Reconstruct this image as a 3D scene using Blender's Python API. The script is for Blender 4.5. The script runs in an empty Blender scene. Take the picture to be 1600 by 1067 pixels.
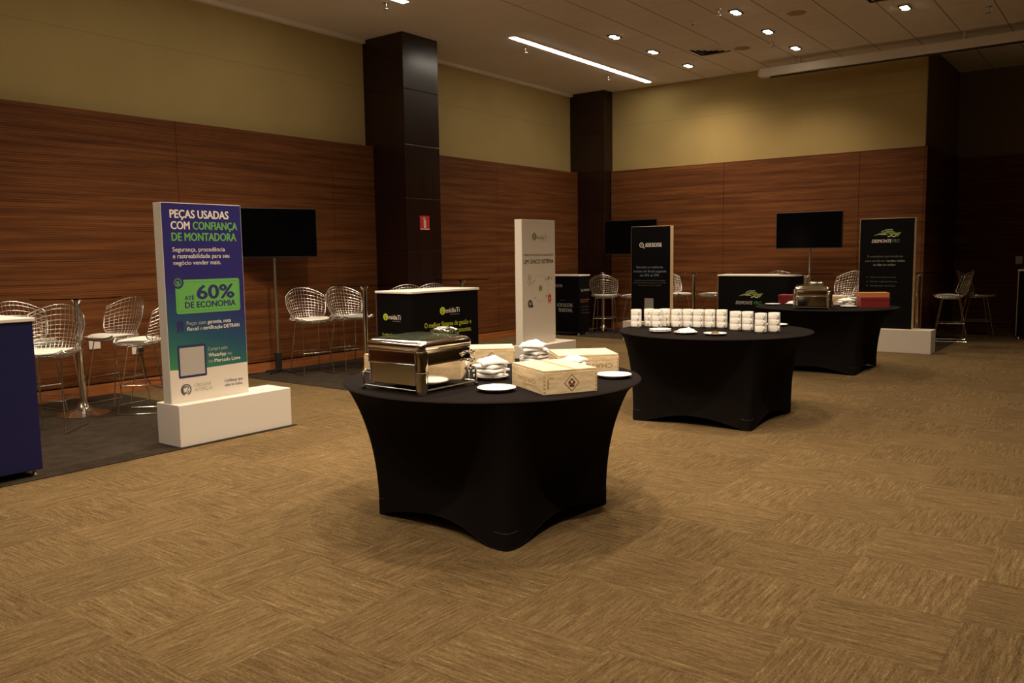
import bpy, bmesh, math, random
from mathutils import Matrix, Vector
random.seed(7)
PI = math.pi
S = bpy.context.scene
COL = S.collection

# ------------------------------------------------------------------ camera, world, exposure
CAM_H = 1.43
F_PX = 1304.06
yaw, pitch, roll = 0.64943574, 0.10382515, -0.01359769
fw = Vector((-math.sin(yaw)*math.cos(pitch), math.cos(yaw)*math.cos(pitch), -math.sin(pitch)))
rt = Vector((math.cos(yaw), math.sin(yaw), 0))
up = rt.cross(fw)
c_, s_ = math.cos(roll), math.sin(roll)
rt, up = c_*rt + s_*up, -s_*rt + c_*up
cam = bpy.data.cameras.new('camera')
cam.sensor_width = 36.0
cam.lens = F_PX/1600*36.0
cam.clip_start = 0.05
co = bpy.data.objects.new('camera', cam)
M = Matrix((rt, up, -fw)).transposed().to_4x4()
M.translation = (0, 0, CAM_H)
co.matrix_world = M
COL.objects.link(co)
S.camera = co

w = bpy.data.worlds.new('world')
S.world = w
w.use_nodes = True
w.node_tree.nodes['Background'].inputs[0].default_value = (1.0, 0.86, 0.7, 1)
w.node_tree.nodes['Background'].inputs[1].default_value = 0.0
S.view_settings.view_transform = 'Standard'
S.view_settings.look = 'None'
S.view_settings.exposure = 0.0
S.view_settings.gamma = 1.0
S.view_settings.use_curve_mapping = False

WARM = (1.0, 0.80, 0.57)
LEDC = (1.0, 0.90, 0.74)
SPOT_W = 205.0
STRIP_E = 24.0
ZC = 4.447                       # ceiling height

def spot(x, y, watts, ang=128, blend=0.9, rad=0.08):
    l = bpy.data.lights.new('downlight_and_fill_beam', 'SPOT')
    l.energy = watts; l.color = WARM
    l.spot_size = math.radians(ang); l.spot_blend = blend
    l.shadow_soft_size = rad
    o = bpy.data.objects.new('downlight_and_fill_beam', l)
    o.location = (x, y, ZC-0.06)
    COL.objects.link(o)

# twin downlights of the ceiling grid, plus unseen fill beams added to brighten; (x, y, strength)
BEAMS = [(-6.1, 10.47, 1.0), (-6.1, 11.63, .7), (-6.1, 12.84, .72),
         (-4.33, 10.47, .7), (-4.33, 11.63, .6), (-4.33, 12.84, .5), (-2.58, 11.63, .2), (-0.83, 10.47, 1.0),
         (-6.1, 3.55, 1.1), (-6.1, 4.7, 1.2), (-6.1, 5.85, 1.6),
         (-4.33, 3.55, .8), (-4.33, 4.7, .9), (-4.33, 5.85, .8),
         (-2.58, 3.55, 1.35), (-2.58, 4.7, .9), (-2.58, 5.85, 1.3), (-0.83, 3.55, .75), (-0.83, 2.4, .5), (-0.83, 5.85, .5), (-0.83, 8.2, .4),  # rightmost column unseen, added to brighten box faces and floor
         (-2.58, 0.4, .8), (-4.33, 0.4, .8), (-6.1, 0.4, 1.0), (-4.33, -3.0, .6), (-0.83, -3.0, .6)]  # unseen beams added to light camera-facing sides and the rear wall
for bx_, by_, k_ in BEAMS:
    spot(bx_, by_, SPOT_W*k_, 156 if k_ == .72 else 128)

# unseen tilted accent lamps, added to brighten the round tables and their settings
for ax, ay, tx, ty, aw in ((-0.83, 1.25, -2.75, 3.55, 480), (-0.83, 4.7, -2.95, 6.75, 380), (-0.83, 8.6, -3.0, 10.3, 260)):
    l = bpy.data.lights.new('added_accent_beam', 'SPOT'); l.energy = aw; l.color = WARM
    l.spot_size = math.radians(36); l.spot_blend = 0.8; l.shadow_soft_size = 0.06
    o = bpy.data.objects.new('added_accent_beam', l); o.location = (ax, ay, ZC-0.08)
    o.rotation_euler = (Vector((tx, ty, .8))-Vector(o.location)).to_track_quat('-Z', 'Y').to_euler()
    COL.objects.link(o)

# ------------------------------------------------------------------ helpers
def tag(o, label, cat, group=None, kind=None):
    o['label'] = label; o['category'] = cat
    if group: o['group'] = group
    if kind: o['kind'] = kind
    return o

def thing(name, label, cat, loc=(0, 0, 0), rz=0.0, group=None):
    o = bpy.data.objects.new(name, None)
    o.empty_display_size = 0.1
    COL.objects.link(o)
    o.location = loc; o.rotation_euler = (0, 0, rz)
    return tag(o, label, cat, group)

class MB:
    """collects shapes and links them as ONE mesh object"""
    def __init__(s):
        s.v = []; s.f = []; s.m = []; s.sm = []; s.mats = []
    def mi(s, mat):
        if mat not in s.mats: s.mats.append(mat)
        return s.mats.index(mat)
    def add(s, vs, fs, mat, smooth=False, mx=None):
        b = len(s.v); k = s.mi(mat)
        for p in vs:
            p = Vector(p)
            s.v.append(tuple(mx @ p) if mx is not None else tuple(p))
        for f in fs:
            s.f.append([b+i for i in f]); s.m.append(k); s.sm.append(smooth)
        return s
    def box(s, lo, hi, mat, mx=None):
        x0, y0, z0 = lo; x1, y1, z1 = hi
        vs = [(x0,y0,z0),(x1,y0,z0),(x1,y1,z0),(x0,y1,z0),(x0,y0,z1),(x1,y0,z1),(x1,y1,z1),(x0,y1,z1)]
        fs = [(0,3,2,1),(4,5,6,7),(0,1,5,4),(1,2,6,5),(2,3,7,6),(3,0,4,7)]
        return s.add(vs, fs, mat, False, mx)
    def prism(s, pts, z0, z1, mat, mx=None):
        n = len(pts)
        vs = [(p[0], p[1], z0) for p in pts] + [(p[0], p[1], z1) for p in pts]
        fs = [tuple(range(n-1, -1, -1)), tuple(range(n, 2*n))] + [(i, (i+1) % n, n+(i+1) % n, n+i) for i in range(n)]
        return s.add(vs, fs, mat, False, mx)
    def tube(s, pts, r, mat, seg=8, closed=False, mx=None, caps=True):
        pts = [Vector(p) for p in pts]; n = len(pts)
        rs = r if isinstance(r, (list, tuple)) else [r]*n
        vs = []; prev = None
        for i, p in enumerate(pts):
            if closed: t = pts[(i+1) % n]-pts[i-1]
            else: t = pts[min(i+1, n-1)]-pts[max(i-1, 0)]
            t.normalize()
            if prev is None:
                a = Vector((0, 0, 1)) if abs(t.z) < 0.9 else Vector((1, 0, 0))
                u = t.cross(a).normalized()
            else:
                u = (prev - t*prev.dot(t))
                u = u.normalized() if u.length > 1e-6 else t.orthogonal().normalized()
            prev = u; q = t.cross(u)
            for k in range(seg):
                a = 2*PI*k/seg
                vs.append(p + rs[i]*(math.cos(a)*u + math.sin(a)*q))
        fs = []
        for i in range(n if closed else n-1):
            j = (i+1) % n
            for k in range(seg):
                l = (k+1) % seg
                fs.append((i*seg+k, i*seg+l, j*seg+l, j*seg+k))
        if not closed and caps:
            fs.append(tuple(range(seg-1, -1, -1))); fs.append(tuple((n-1)*seg+k for k in range(seg)))
        return s.add(vs, fs, mat, True, mx)
    def lathe(s, prof, mat, seg=32, mx=None, smooth=True):
        vs = []; fs = []; n = len(prof)
        for k in range(seg):
            a = 2*PI*k/seg
            for r, z in prof: vs.append((r*math.cos(a), r*math.sin(a), z))
        for k in range(seg):
            l = (k+1) % seg
            for i in range(n-1):
                fs.append((k*n+i, l*n+i, l*n+i+1, k*n+i+1))
        if prof[0][0] > 1e-5: fs.append(tuple(k*n for k in range(seg-1, -1, -1)))
        if prof[-1][0] > 1e-5: fs.append(tuple(k*n+n-1 for k in range(seg)))
        return s.add(vs, fs, mat, smooth, mx)
    def build(s, name, parent=None, loc=None, bevel=0.0, seg=2):
        me = bpy.data.meshes.new(name)
        me.from_pydata(s.v, [], s.f)
        for m in s.mats: me.materials.append(m)
        me.polygons.foreach_set('material_index', s.m)
        me.polygons.foreach_set('use_smooth', s.sm)
        bm = bmesh.new(); bm.from_mesh(me)
        bmesh.ops.remove_doubles(bm, verts=bm.verts, dist=1e-6)
        bmesh.ops.recalc_face_normals(bm, faces=bm.faces)
        bm.to_mesh(me); bm.free()
        if any(s.sm): me.set_sharp_from_angle(angle=math.radians(50))
        me.update()
        o = bpy.data.objects.new(name, me)
        COL.objects.link(o)
        if parent is not None: o.parent = parent
        if loc is not None: o.location = loc
        if bevel > 0:
            b = o.modifiers.new('bevel', 'BEVEL'); b.width = bevel; b.segments = seg; b.limit_method = 'ANGLE'
        return o

def dup(root, loc, rz, label=None, group=None):
    r = root.copy(); COL.objects.link(r)
    r.location = loc; r.rotation_euler = (0, 0, rz)
    if label: r['label'] = label
    if group: r['group'] = group
    for ch in list(root.children):
        c = ch.copy(); COL.objects.link(c); c.parent = r
        for g in list(ch.children):
            d = g.copy(); COL.objects.link(d); d.parent = c
    return r

def rotz(a, loc=(0, 0, 0)):
    m = Matrix.Rotation(a, 4, 'Z'); m.translation = loc
    return m

# ------------------------------------------------------------------ materials
MATS = {}
def mat(name, col, rough=0.6, metal=0.0, spec=0.5, emit=None, estr=0.0, **kw):
    if name in MATS: return MATS[name]
    m = bpy.data.materials.new(name); m.use_nodes = True
    b = m.node_tree.nodes['Principled BSDF']
    b.inputs['Base Color'].default_value = (*col, 1)
    b.inputs['Roughness'].default_value = rough
    b.inputs['Metallic'].default_value = metal
    b.inputs['Specular IOR Level'].default_value = spec
    if emit:
        b.inputs['Emission Color'].default_value = (*emit, 1)
        b.inputs['Emission Strength'].default_value = estr
    for k, v in kw.items(): b.inputs[k.replace('_', ' ')].default_value = v
    MATS[name] = m
    return m

class NT:
    """small node helper"""
    def __init__(s, m):
        s.t = m.node_tree; s.b = s.t.nodes['Principled BSDF']
    def n(s, kind, **kw):
        x = s.t.nodes.new(kind)
        for k, v in kw.items(): setattr(x, k, v)
        return x
    def l(s, a, b): s.t.links.new(a, b)
    def val(s, sock, v):
        if hasattr(v, 'is_output') or isinstance(v, bpy.types.NodeSocket): s.l(v, sock)
        else: sock.default_value = v
    def math(s, op, a, b=0.0, c=None):
        x = s.n('ShaderNodeMath', operation=op)
        s.val(x.inputs[0], a); s.val(x.inputs[1], b)
        if c is not None: s.val(x.inputs[2], c)
        return x.outputs[0]
    def coord(s):
        return s.n('ShaderNodeTexCoord').outputs['Object']
    def sep(s, v):
        x = s.n('ShaderNodeSeparateXYZ'); s.l(v, x.inputs[0]); return x.outputs
    def comb(s, a, b, c=0.0):
        x = s.n('ShaderNodeCombineXYZ')
        s.val(x.inputs[0], a); s.val(x.inputs[1], b); s.val(x.inputs[2], c)
        return x.outputs[0]
    def noise(s, v, scale=1.0, detail=3.0, rough=0.55):
        x = s.n('ShaderNodeTexNoise'); s.l(v, x.inputs['Vector'])
        x.inputs['Scale'].default_value = scale; x.inputs['Detail'].default_value = detail
        x.inputs['Roughness'].default_value = rough
        return x.outputs['Fac']
    def ramp(s, f, stops):
        x = s.n('ShaderNodeValToRGB'); s.l(f, x.inputs[0])
        e = x.color_ramp.elements
        while len(e) < len(stops): e.new(0.5)
        for i, (p, c) in enumerate(stops):
            e[i].position = p; e[i].color = (*c, 1)
        return x.outputs[0]
    def mix(s, f, a, b, mode='MIX'):
        x = s.n('ShaderNodeMix', data_type='RGBA', blend_type=mode)
        s.val(x.inputs[0], f)
        s.val(x.inputs[6], a if isinstance(a, bpy.types.NodeSocket) else (*a, 1))
        s.val(x.inputs[7], b if isinstance(b, bpy.types.NodeSocket) else (*b, 1))
        return x.outputs[2]
    def bump(s, h, strength=0.3, dist=0.01):
        x = s.n('ShaderNodeBump'); s.l(h, x.inputs['Height'])
        x.inputs['Strength'].default_value = strength; x.inputs['Distance'].default_value = dist
        s.l(x.outputs[0], s.b.inputs['Normal'])

def slat_wood(name, axis, tint=1.0):
    """horizontally ribbed zebra veneer; axis = 0 grain along x, 1 grain along y"""
    m = mat(name, (.2, .08, .03), 0.5, spec=0.14); t = NT(m)
    p = t.sep(t.coord()); a = p[axis]; z = p[2]
    g1 = t.noise(t.comb(t.math('MULTIPLY', a, .55), t.math('MULTIPLY', z, 17.0)), 1.0, 4.0, .6)
    g2 = t.noise(t.comb(t.math('MULTIPLY', a, 1.6), t.math('MULTIPLY', z, 70.0)), 1.0, 3.0, .6)
    g = t.math('ADD', t.math('MULTIPLY', g1, .72), t.math('MULTIPLY', g2, .28))
    k = tint
    c = t.ramp(g, [(.34, (.070*k, .0225*k, .0072*k)), (.47, (.128*k, .044*k, .0135*k)), (.58, (.182*k, .067*k, .0205*k)), (.7, (.23*k, .092*k, .029*k))])
    fr = t.math('FRACT', t.math('DIVIDE', z, .0225))
    groove = t.math('LESS_THAN', fr, .22)
    c2 = t.mix(t.math('MULTIPLY', groove, .55), c, (.02, .007, .003))
    t.l(c2, t.b.inputs['Base Color'])
    t.bump(t.math('SUBTRACT', 1.0, groove), .35, .004)
    return m

WOOD_L = slat_wood('ribbed_wood_left', 1)
WOOD_B = slat_wood('ribbed_wood_back', 0)

def plain_wood(name, axis):
    m = mat(name, (.3, .1, .03), .45, spec=.35); t = NT(m); p = t.sep(t.coord())
    g = t.noise(t.comb(t.math('MULTIPLY', p[axis], .8), t.math('MULTIPLY', p[2], 30.0)), 1.0, 3.0)
    t.l(t.ramp(g, [(.35, (.24, .075, .022)), (.65, (.40, .14, .042))]), t.b.inputs['Base Color'])
    return m
BASE_L = plain_wood('baseboard_wood_left', 1)
BASE_B = plain_wood('baseboard_wood_back', 0)

def fabric_wall():
    m = mat('wall_fabric', (.36, .27, .13), .9, spec=.15); t = NT(m); c = t.coord(); p = t.sep(c)
    h = t.math('ADD', p[0], p[1])
    a = t.noise(t.comb(t.math('MULTIPLY', h, 60.0), t.math('MULTIPLY', p[2], 260.0)), 1.0, 2.0)
    b = t.noise(t.comb(t.math('MULTIPLY', h, 260.0), t.math('MULTIPLY', p[2], 40.0)), 1.0, 2.0)
    d = t.noise(c, .9, 2.0)
    g = t.math('ADD', t.math('MULTIPLY', t.math('ADD', a, b), .3), t.math('MULTIPLY', d, .4))
    col = t.ramp(g, [(.3, (.325, .235, .092)), (.7, (.465, .345, .145))])
    seam = t.math('LESS_THAN', t.math('ABSOLUTE', t.math('SUBTRACT', p[2], 3.80)), .004)
    t.l(t.mix(t.math('MULTIPLY', seam, .35), col, (.12, .08, .04)), t.b.inputs['Base Color'])
    return m
FABRIC = fabric_wall()

def dark_veneer():
    m = mat('dark_veneer', (.03, .011, .007), .27, spec=.5); t = NT(m); p = t.sep(t.coord())
    h = t.math('ADD', p[0], p[1])
    g = t.noise(t.comb(t.math('MULTIPLY', h, 26.0), t.math('MULTIPLY', p[2], 1.1)), 1.0, 4.0)
    t.l(t.ramp(g, [(.3, (.010, .0036, .0025)), (.75, (.031, .0105, .0062))]), t.b.inputs['Base Color'])
    return m
VENEER = dark_veneer()

def ceiling_mat():
    m = mat('ceiling_paint', (.8, .72, .63), .9, spec=.1); t = NT(m); c = t.coord(); p = t.sep(c)
    zone = t.math('GREATER_THAN', p[0], -6.352)
    fx = t.math('FRACT', t.math('DIVIDE', t.math('ADD', p[0], 6.352+57.9), .5795))
    lx = t.math('MULTIPLY', t.math('LESS_THAN', fx, .026), zone)
    fy = t.math('FRACT', t.math('DIVIDE', t.math('ADD', p[1], 116-9.62), 1.16))
    ly = t.math('MULTIPLY', t.math('MULTIPLY', t.math('LESS_THAN', fy, .008), zone), .45)
    ln = t.math('MAXIMUM', t.math('MULTIPLY', lx, .75), ly)
    g = t.noise(c, .8, 3.0)
    base = t.ramp(g, [(.3, (.76, .68, .59)), (.7, (.84, .76, .66))])
    t.l(t.mix(ln, base, (.14, .085, .05)), t.b.inputs['Base Color'])
    return m
CEIL = ceiling_mat()

def carpet_tiles():
    m = mat('carpet_tiles', (.3, .2, .1), 1.0, spec=.05); t = NT(m); c = t.coord(); p = t.sep(c)
    x, y = p[0], p[1]; T = .5
    ix = t.math('FLOOR', t.math('DIVIDE', x, T)); iy = t.math('FLOOR', t.math('DIVIDE', y, T))
    par = t.math('FLOORED_MODULO', t.math('ADD', ix, iy), 2.0)
    wn = t.n('ShaderNodeTexWhiteNoise', noise_dimensions='2D'); t.l(t.comb(ix, iy), wn.inputs['Vector'])
    off = t.math('MULTIPLY', wn.outputs['Value'], 37.0)
    def streak(a, b):
        s1 = t.noise(t.comb(t.math('MULTIPLY', a, 6.0), t.math('MULTIPLY', b, 78.0), off), 1.0, 4.0, .7)
        s2 = t.noise(t.comb(t.math('MULTIPLY', a, 48.0), t.math('MULTIPLY', b, 230.0), off), 1.0, 3.0, .7)
        return t.math('ADD', t.math('MULTIPLY', s1, .55), t.math('MULTIPLY', s2, .45))
    sx = streak(x, y); sy = streak(y, x)
    st = t.math('ADD', t.math('MULTIPLY', sx, t.math('SUBTRACT', 1.0, par)), t.math('MULTIPLY', sy, par))
    pile = t.noise(c, 260.0, 2.0)
    g = t.math('ADD', t.math('MULTIPLY', st, .8), t.math('MULTIPLY', pile, .2))
    col = t.ramp(g, [(.33, (.047, .029, .0125)), (.46, (.107, .070, .032)), (.55, (.163, .111, .053)), (.68, (.29, .215, .115))])
    tone = t.math('ADD', .90, t.math('MULTIPLY', wn.outputs['Value'], .18))
    hs = t.n('ShaderNodeHueSaturation'); t.l(col, hs.inputs['Color']); t.l(tone, hs.inputs['Value'])
    cool = t.math('MULTIPLY', t.math('GREATER_THAN', st, .665), .3)
    t.l(t.mix(cool, hs.outputs[0], (.17, .16, .15)), t.b.inputs['Base Color'])
    t.bump(g, .5, .006)
    return m
CARPET = carpet_tiles()

def mat_carpet():
    m = mat('grey_booth_carpet', (.06, .052, .045), 1.0, spec=.05); t = NT(m); c = t.coord()
    g = t.math('ADD', t.math('MULTIPLY', t.noise(c, 240.0, 2.0), .6), t.math('MULTIPLY', t.noise(c, 9.0, 3.0), .4))
    t.l(t.ramp(g, [(.35, (.024, .018, .013)), (.65, (.056, .043, .032))]), t.b.inputs['Base Color'])
    t.bump(g, .4, .004)
    return m
GREYC = mat_carpet()

CHROME = mat('chrome', (.82, .80, .77), .09, 1.0)
CHROMEW = mat('chrome_wire', (.88, .85, .80), .22, 1.0)
STEEL = mat('brushed_steel', (.62, .60, .57), .28, 1.0)
MIRROR = mat('polished_steel', (.86, .83, .79), .085, 1.0)
def cloth_mat():
    m = mat('black_stretch_cloth', (.010, .009, .010),   .9, spec=.04); t = NT(m); c = t.coord()
    g = t.noise(c, 420.0, 2.0)
    t.l(t.ramp(g, [(.3, (.0055, .0046, .0045)), (.7, (.0145, .0115, .0112))]), t.b.inputs['Base Color'])
    return m
CLOTH = cloth_mat()
SEAMC = mat('black_seam_thread', (.03, .028, .028), .8)
WHITE = mat('white_laminate', (.78, .74, .69), .45, spec=.35)
OFFW = mat('offwhite_laminate', (.74, .68, .60), .5, spec=.3)
EDGE = mat('foam_edge', (.82, .62, .36), .6, spec=.25)
PORC = mat('white_porcelain', (.83, .80, .76), .12, spec=.55)
LINEN = mat('white_linen', (.86, .85, .83), .9, spec=.1)
PADW = mat('white_seat_pad', (.84, .80, .73), .5, spec=.3)
BLACK = mat('black_plastic', (.012, .012, .013), .45)
SCREEN = mat('tv_screen', (.0015, .0015, .002), .14, spec=.16)
GLASS = mat('table_glass', (.82, .92, .88), .0, spec=.2, Transmission_Weight=1.0, IOR=1.16)
DARKG = mat('dark_glass', (.035, .045, .028), .05, spec=.6)
BLUEV = mat('blue_print', (.010, .011, .072), .5, spec=.3)
BLKV = mat('black_print', (.0045, .0041, .0043), .6, spec=.07)
INK = {
 'white': mat('ink_white', (.80, .76, .70), .5), 'green': mat('ink_green', (.13, .42, .10), .5),
 'lime': mat('ink_lime', (.48, .56, .04), .5), 'navy': mat('ink_navy', (.025, .028, .13), .5),
 'black': mat('ink_black', (.012, .012, .012), .5), 'grey': mat('ink_grey', (.30, .28, .26), .5),
 'dim': mat('ink_dim', (.17, .16, .155), .5), 'slate': mat('ink_slate', (.16, .22, .32), .5),
 'red': mat('ink_red', (.62, .03, .02), .5), 'olive': mat('ink_olive', (.22, .27, .03), .5),
 'paleg': mat('ink_pale_grey', (.45, .43, .40), .5), 'orange': mat('ink_orange', (.55, .22, .06), .5),
 'dkgreen': mat('ink_dark_green', (.07, .22, .06), .5), 'car': mat('ink_car_green', (.20, .30, .05), .5),
}
REDC = mat('red_card', (.20, .012, .012), .55); ORANGEC = mat('orange_card', (.48, .19, .045), .6)
def pine_mat():
    m = mat('pale_pine', (.72, .53, .31), .55, spec=.25); t = NT(m); p = t.sep(t.coord())
    h = t.math('ADD', p[0], p[1])
    g = t.noise(t.comb(t.math('MULTIPLY', h, 3.0), t.math('MULTIPLY', p[2], 75.0), t.math('MULTIPLY', t.math('SUBTRACT', p[0], p[1]), 14.0)), 1.0, 4.0)
    t.l(t.ramp(g, [(.3, (.66, .48, .27)), (.5, (.80, .63, .40)), (.7, (.87, .74, .52))]), t.b.inputs['Base Color'])
    return m
PINE = pine_mat()
BURN = mat('burnt_brand', (.13, .045, .015), .7); BURNF = mat('faded_brand', (.40, .27, .13), .7)
SLOT = mat('lid_slot_wood', (.40, .31, .19), .8)
PINED = mat('pine_gap', (.50, .36, .19), .8)

def poster_grad():
    """printed artwork: deep blue above, teal then green towards the lower corner"""
    m = mat('blue_green_print', (.03, .03, .18), .4, spec=.3); t = NT(m); p = t.sep(t.coord())
    # local coords: y along width 0..0.69, z height
    f = t.math('ADD', t.math('MULTIPLY', t.math('SUBTRACT', 1.32, p[2]), .92), t.math('MULTIPLY', p[1], -.32))
    t.l(t.ramp(f, [(.06, (.030, .026, .17)), (.34, (.024, .085, .15)), (.52, (.035, .16, .13)), (.74, (.06, .30, .08))]), t.b.inputs['Base Color'])
    return m
GRAD = poster_grad()

# ------------------------------------------------------------------ print helper
def text_mesh(s, bold=0.0):
    cu = bpy.data.curves.new('lettering', 'FONT')
    cu.body = s; cu.size = 1.0; cu.offset = bold; cu.resolution_u = 3
    o = bpy.data.objects.new('lettering', cu)
    me = bpy.data.meshes.new_from_object(o)
    vs = [tuple(v.co) for v in me.vertices]; fs = [tuple(p.vertices) for p in me.polygons]
    bpy.data.objects.remove(o); bpy.data.curves.remove(cu); bpy.data.meshes.remove(me)
    return vs, fs
CAP = 0.7

class Face:
    """a flat printed face: tl = its top corner at reading start, u = reading direction, size w x h (local coords)"""
    def __init__(s, tl, u, n, w, h):
        s.tl = Vector(tl); s.u = Vector(u); s.n = Vector(n); s.w = w; s.h = h
    def mx(s, u, v, d):
        """matrix placing (x right, y up) at metres u from the start edge and v below the top, d in front"""
        o = s.tl + s.u*u - Vector((0, 0, 1))*v + s.n*d
        m = Matrix((s.u, Vector((0, 0, 1)), s.n)).transposed().to_4x4(); m.translation = o
        return m
    def text(s, mb, t, u0, u1, v, cap, ink, bold=0.0, d=.0012, shear=0.0, flip=False):
        vs, fs = text_mesh(t)
        x0 = min(p[0] for p in vs); x1 = max(p[0] for p in vs)
        ky = cap/CAP; e = bold*ky*1.35
        u0 += e; u1 -= e; kx = (u1-u0)/(x1-x0)
        pts = []
        for p in vs:
            x, y = (p[0]-x0)*kx, p[1]*ky
            if flip: x, y = (u1-u0)-x, cap-y
            pts.append((x+shear*y, y, 0))
        for i, (dx, dy) in enumerate([(0, 0)] + ([(e, 0), (-e, 0), (0, e*.6), (0, -e*.6)] if bold > .002 else [])):
            mb.add(pts, fs, ink, False, s.mx(u0+dx, v+dy, d+.00005*i))
    def rect(s, mb, u0, v0, u1, v1, ink, d=.0006):
        mb.add([(0, 0, 0), (u1-u0, 0, 0), (u1-u0, v1-v0, 0), (0, v1-v0, 0)], [(0, 1, 2, 3)], ink, False, s.mx(u0, v1, d))
    def poly(s, mb, pts, u, v, ink, d=.0012):
        mb.add([(x, y, 0) for x, y in pts], [tuple(range(len(pts)))], ink, False, s.mx(u, v, d))
    def rrect(s, mb, u0, v0, u1, v1, r, ink, d=.0009):
        pts = []
        for cx, cy, a0 in ((u1-u0-r, v1-v0-r, 0), (r, v1-v0-r, 90), (r, r, 180), (u1-u0-r, r, 270)):
            for k in range(7):
                a = math.radians(a0+15*k); pts.append((cx+r*math.cos(a), cy+r*math.sin(a)))
        s.poly(mb, pts, u0, v1, ink, d)
    def disc(s, mb, u, v, r, ink, d=.0012, ry=None, n=28):
        ry = ry or r
        s.poly(mb, [(r*math.cos(2*PI*k/n), ry*math.sin(2*PI*k/n)) for k in range(n)], u, v, ink, d)
    def ring(s, mb, u, v, r0, r1, ink, d=.0012, n=36, a0=0, a1=360):
        vs = []; fs = []
        for k in range(n+1):
            a = math.radians(a0+(a1-a0)*k/n)
            vs += [(r0*math.cos(a), r0*math.sin(a), 0), (r1*math.cos(a), r1*math.sin(a), 0)]
        for k in range(n): fs.append((2*k, 2*k+1, 2*k+3, 2*k+2))
        mb.add(vs, fs, ink, False, s.mx(u, v, d))
    def stroke(s, mb, pts, wd, ink, d=.0012, u=0, v=0):
        for (xa, ya), (xb, yb) in zip(pts[:-1], pts[1:]):
            L = math.hypot(xb-xa, yb-ya); nx, ny = -(yb-ya)/L*wd/2, (xb-xa)/L*wd/2
            mb.add([(xa+nx, ya+ny, 0), (xa-nx, ya-ny, 0), (xb-nx, yb-ny, 0), (xb+nx, yb+ny, 0)], [(0, 1, 2, 3)], ink, False, s.mx(u, v, d))

# ================================================================== SETTING
XL, YB = -8.95, 14.02            # upper wall planes
XW, YW = -8.78, 13.95            # faces of the wood panelling
ZP = 2.97                        # top of the panelling
XN, YN = -2.75, 16.51            # end of the back wall, far wall of the recess
XR, YR = 7.0, -5.0
def struct(name, mb, **kw):
    o = mb.build(name, **kw); o['kind'] = 'structure'; return o

f = MB(); f.box((XL-.2, YR-.2, -.1), (XR+.2, YN+.2, 0), CARPET); struct('floor', f)
c = MB(); c.box((XL-.2, YR-.2, ZC), (XR+.2, YN+.2, ZC+.1), CEIL); struct('ceiling', c)
m = MB(); m.box((XL-.2, YR-.2, 0), (XL, YN+.2, ZC), FABRIC); wl = struct('wall_left', m)
m = MB(); m.box((XL, YB, 0), (XN, YN+.2, ZC), FABRIC); wb = struct('wall_back', m)
SHADEF = mat('recess_shaded_fabric', (.20, .155, .12), .9, spec=.08)  # fabric darkened: the recess's shade is put into the colour
SHADEP = slat_wood('ribbed_wood_recess_shaded', 0, .75)  # darker copy of the ribbed wood, carrying the recess's shade
m = MB(); m.box((XN, YN, 0), (XR+.2, YN+.2, ZC), SHADEF); wn_ = struct('wall_recess', m)
m = MB(); m.box((XR, YR-.2, 0), (XR+.2, YN, ZC), FABRIC); struct('wall_right', m)
m = MB(); m.box((XL, YR-.2, 0), (XR, YR, ZC), FABRIC); struct('wall_rear', m)

# ribbed wood panelling, one board per module
def panel(name, lo, hi, wood, parent):
    b = MB(); b.box(lo, hi, wood)
    o = b.build(name, parent)
    return o
seams = [-4.995, -3.72, -1.45, .82, 3.09, 5.36, 7.63, 8.395]
for a, b in zip(seams[:-1], seams[1:]):
    panel('wood_panel', (XL, a+.003, .135), (XW, b-.003, ZP), WOOD_L, wl)
for a, b in zip([9.105, 11.21], [11.21, 13.715]):
    panel('wood_panel', (XL, a+.003, .135), (XW, b-.003, ZP), WOOD_L, wl)
for a, b in zip([-8.18, -5.93, -3.68], [-5.93, -3.68, XN]):
    panel('wood_panel', (a+.003, YW, .135), (b-.003, YB, ZP), WOOD_B, wb)
panel('wood_panel', (XN, YB-.07, .135), (XN+.04, YN-.001, ZP), SHADEP, wb)
b = MB(); b.box((XN, YB-.07, ZP+.002), (XN+.012, YN-.001, ZC-.001), SHADEF); b.build('return_face', wb)
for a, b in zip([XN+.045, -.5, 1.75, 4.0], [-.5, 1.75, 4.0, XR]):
    panel('wood_panel', (a+.003, YN-.07, .135), (b-.003, YN, ZP), SHADEP, wn_)
b = MB(); b.box((XL, YR+.005, 0), (XW, 8.395, .12), BASE_L); b.box((XL, 9.105, 0), (XW, 13.715, .12), BASE_L); struct('baseboard_left', b)
b = MB(); b.box((-8.18, YW, 0), (XN, YB, .12), BASE_B); struct('baseboard_back', b)
b = MB(); b.box((XN+.045, YN-.07, 0), (XR, YN, .12), SHADEP); struct('baseboard_recess', b)
b = MB(); b.box((XL, YR, ZC-.05), (XL+.07, 8.395, ZC-.001), CEIL); b.box((XL, 9.105, ZC-.05), (XL+.07, 13.715, ZC-.001), CEIL); struct('trim_1', b)

# dark veneered columns, with fine horizontal joints
def column(name, x0, x1, y0, y1):
    root = bpy.data.objects.new(name, None); COL.objects.link(root)
    root.location = ((x0+x1)/2, (y0+y1)/2, 0); root['kind'] = 'structure'
    hx, hy = (x1-x0)/2, (y1-y0)/2
    zs = [0, .78, 1.50, 2.23, 2.96, 3.70, ZC]
    for za, zb in zip(zs[:-1], zs[1:]):
        p = MB(); p.box((-hx, -hy, za+(.004 if za else 0)), (hx, hy, zb-(.004 if zb < ZC else .001)), VENEER)
        p.build('veneer_panel', root, bevel=.003)
    p = MB(); p.box((-hx+.008, -hy+.008, .01), (hx-.008, hy-.008, ZC-.002), BLACK); p.build('core', root)
    return root
column('column_1', XL+.001, -8.17, 8.40, 9.10)
column('column_2', XL+.001, -8.19, 13.72, YB-.001)

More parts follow.
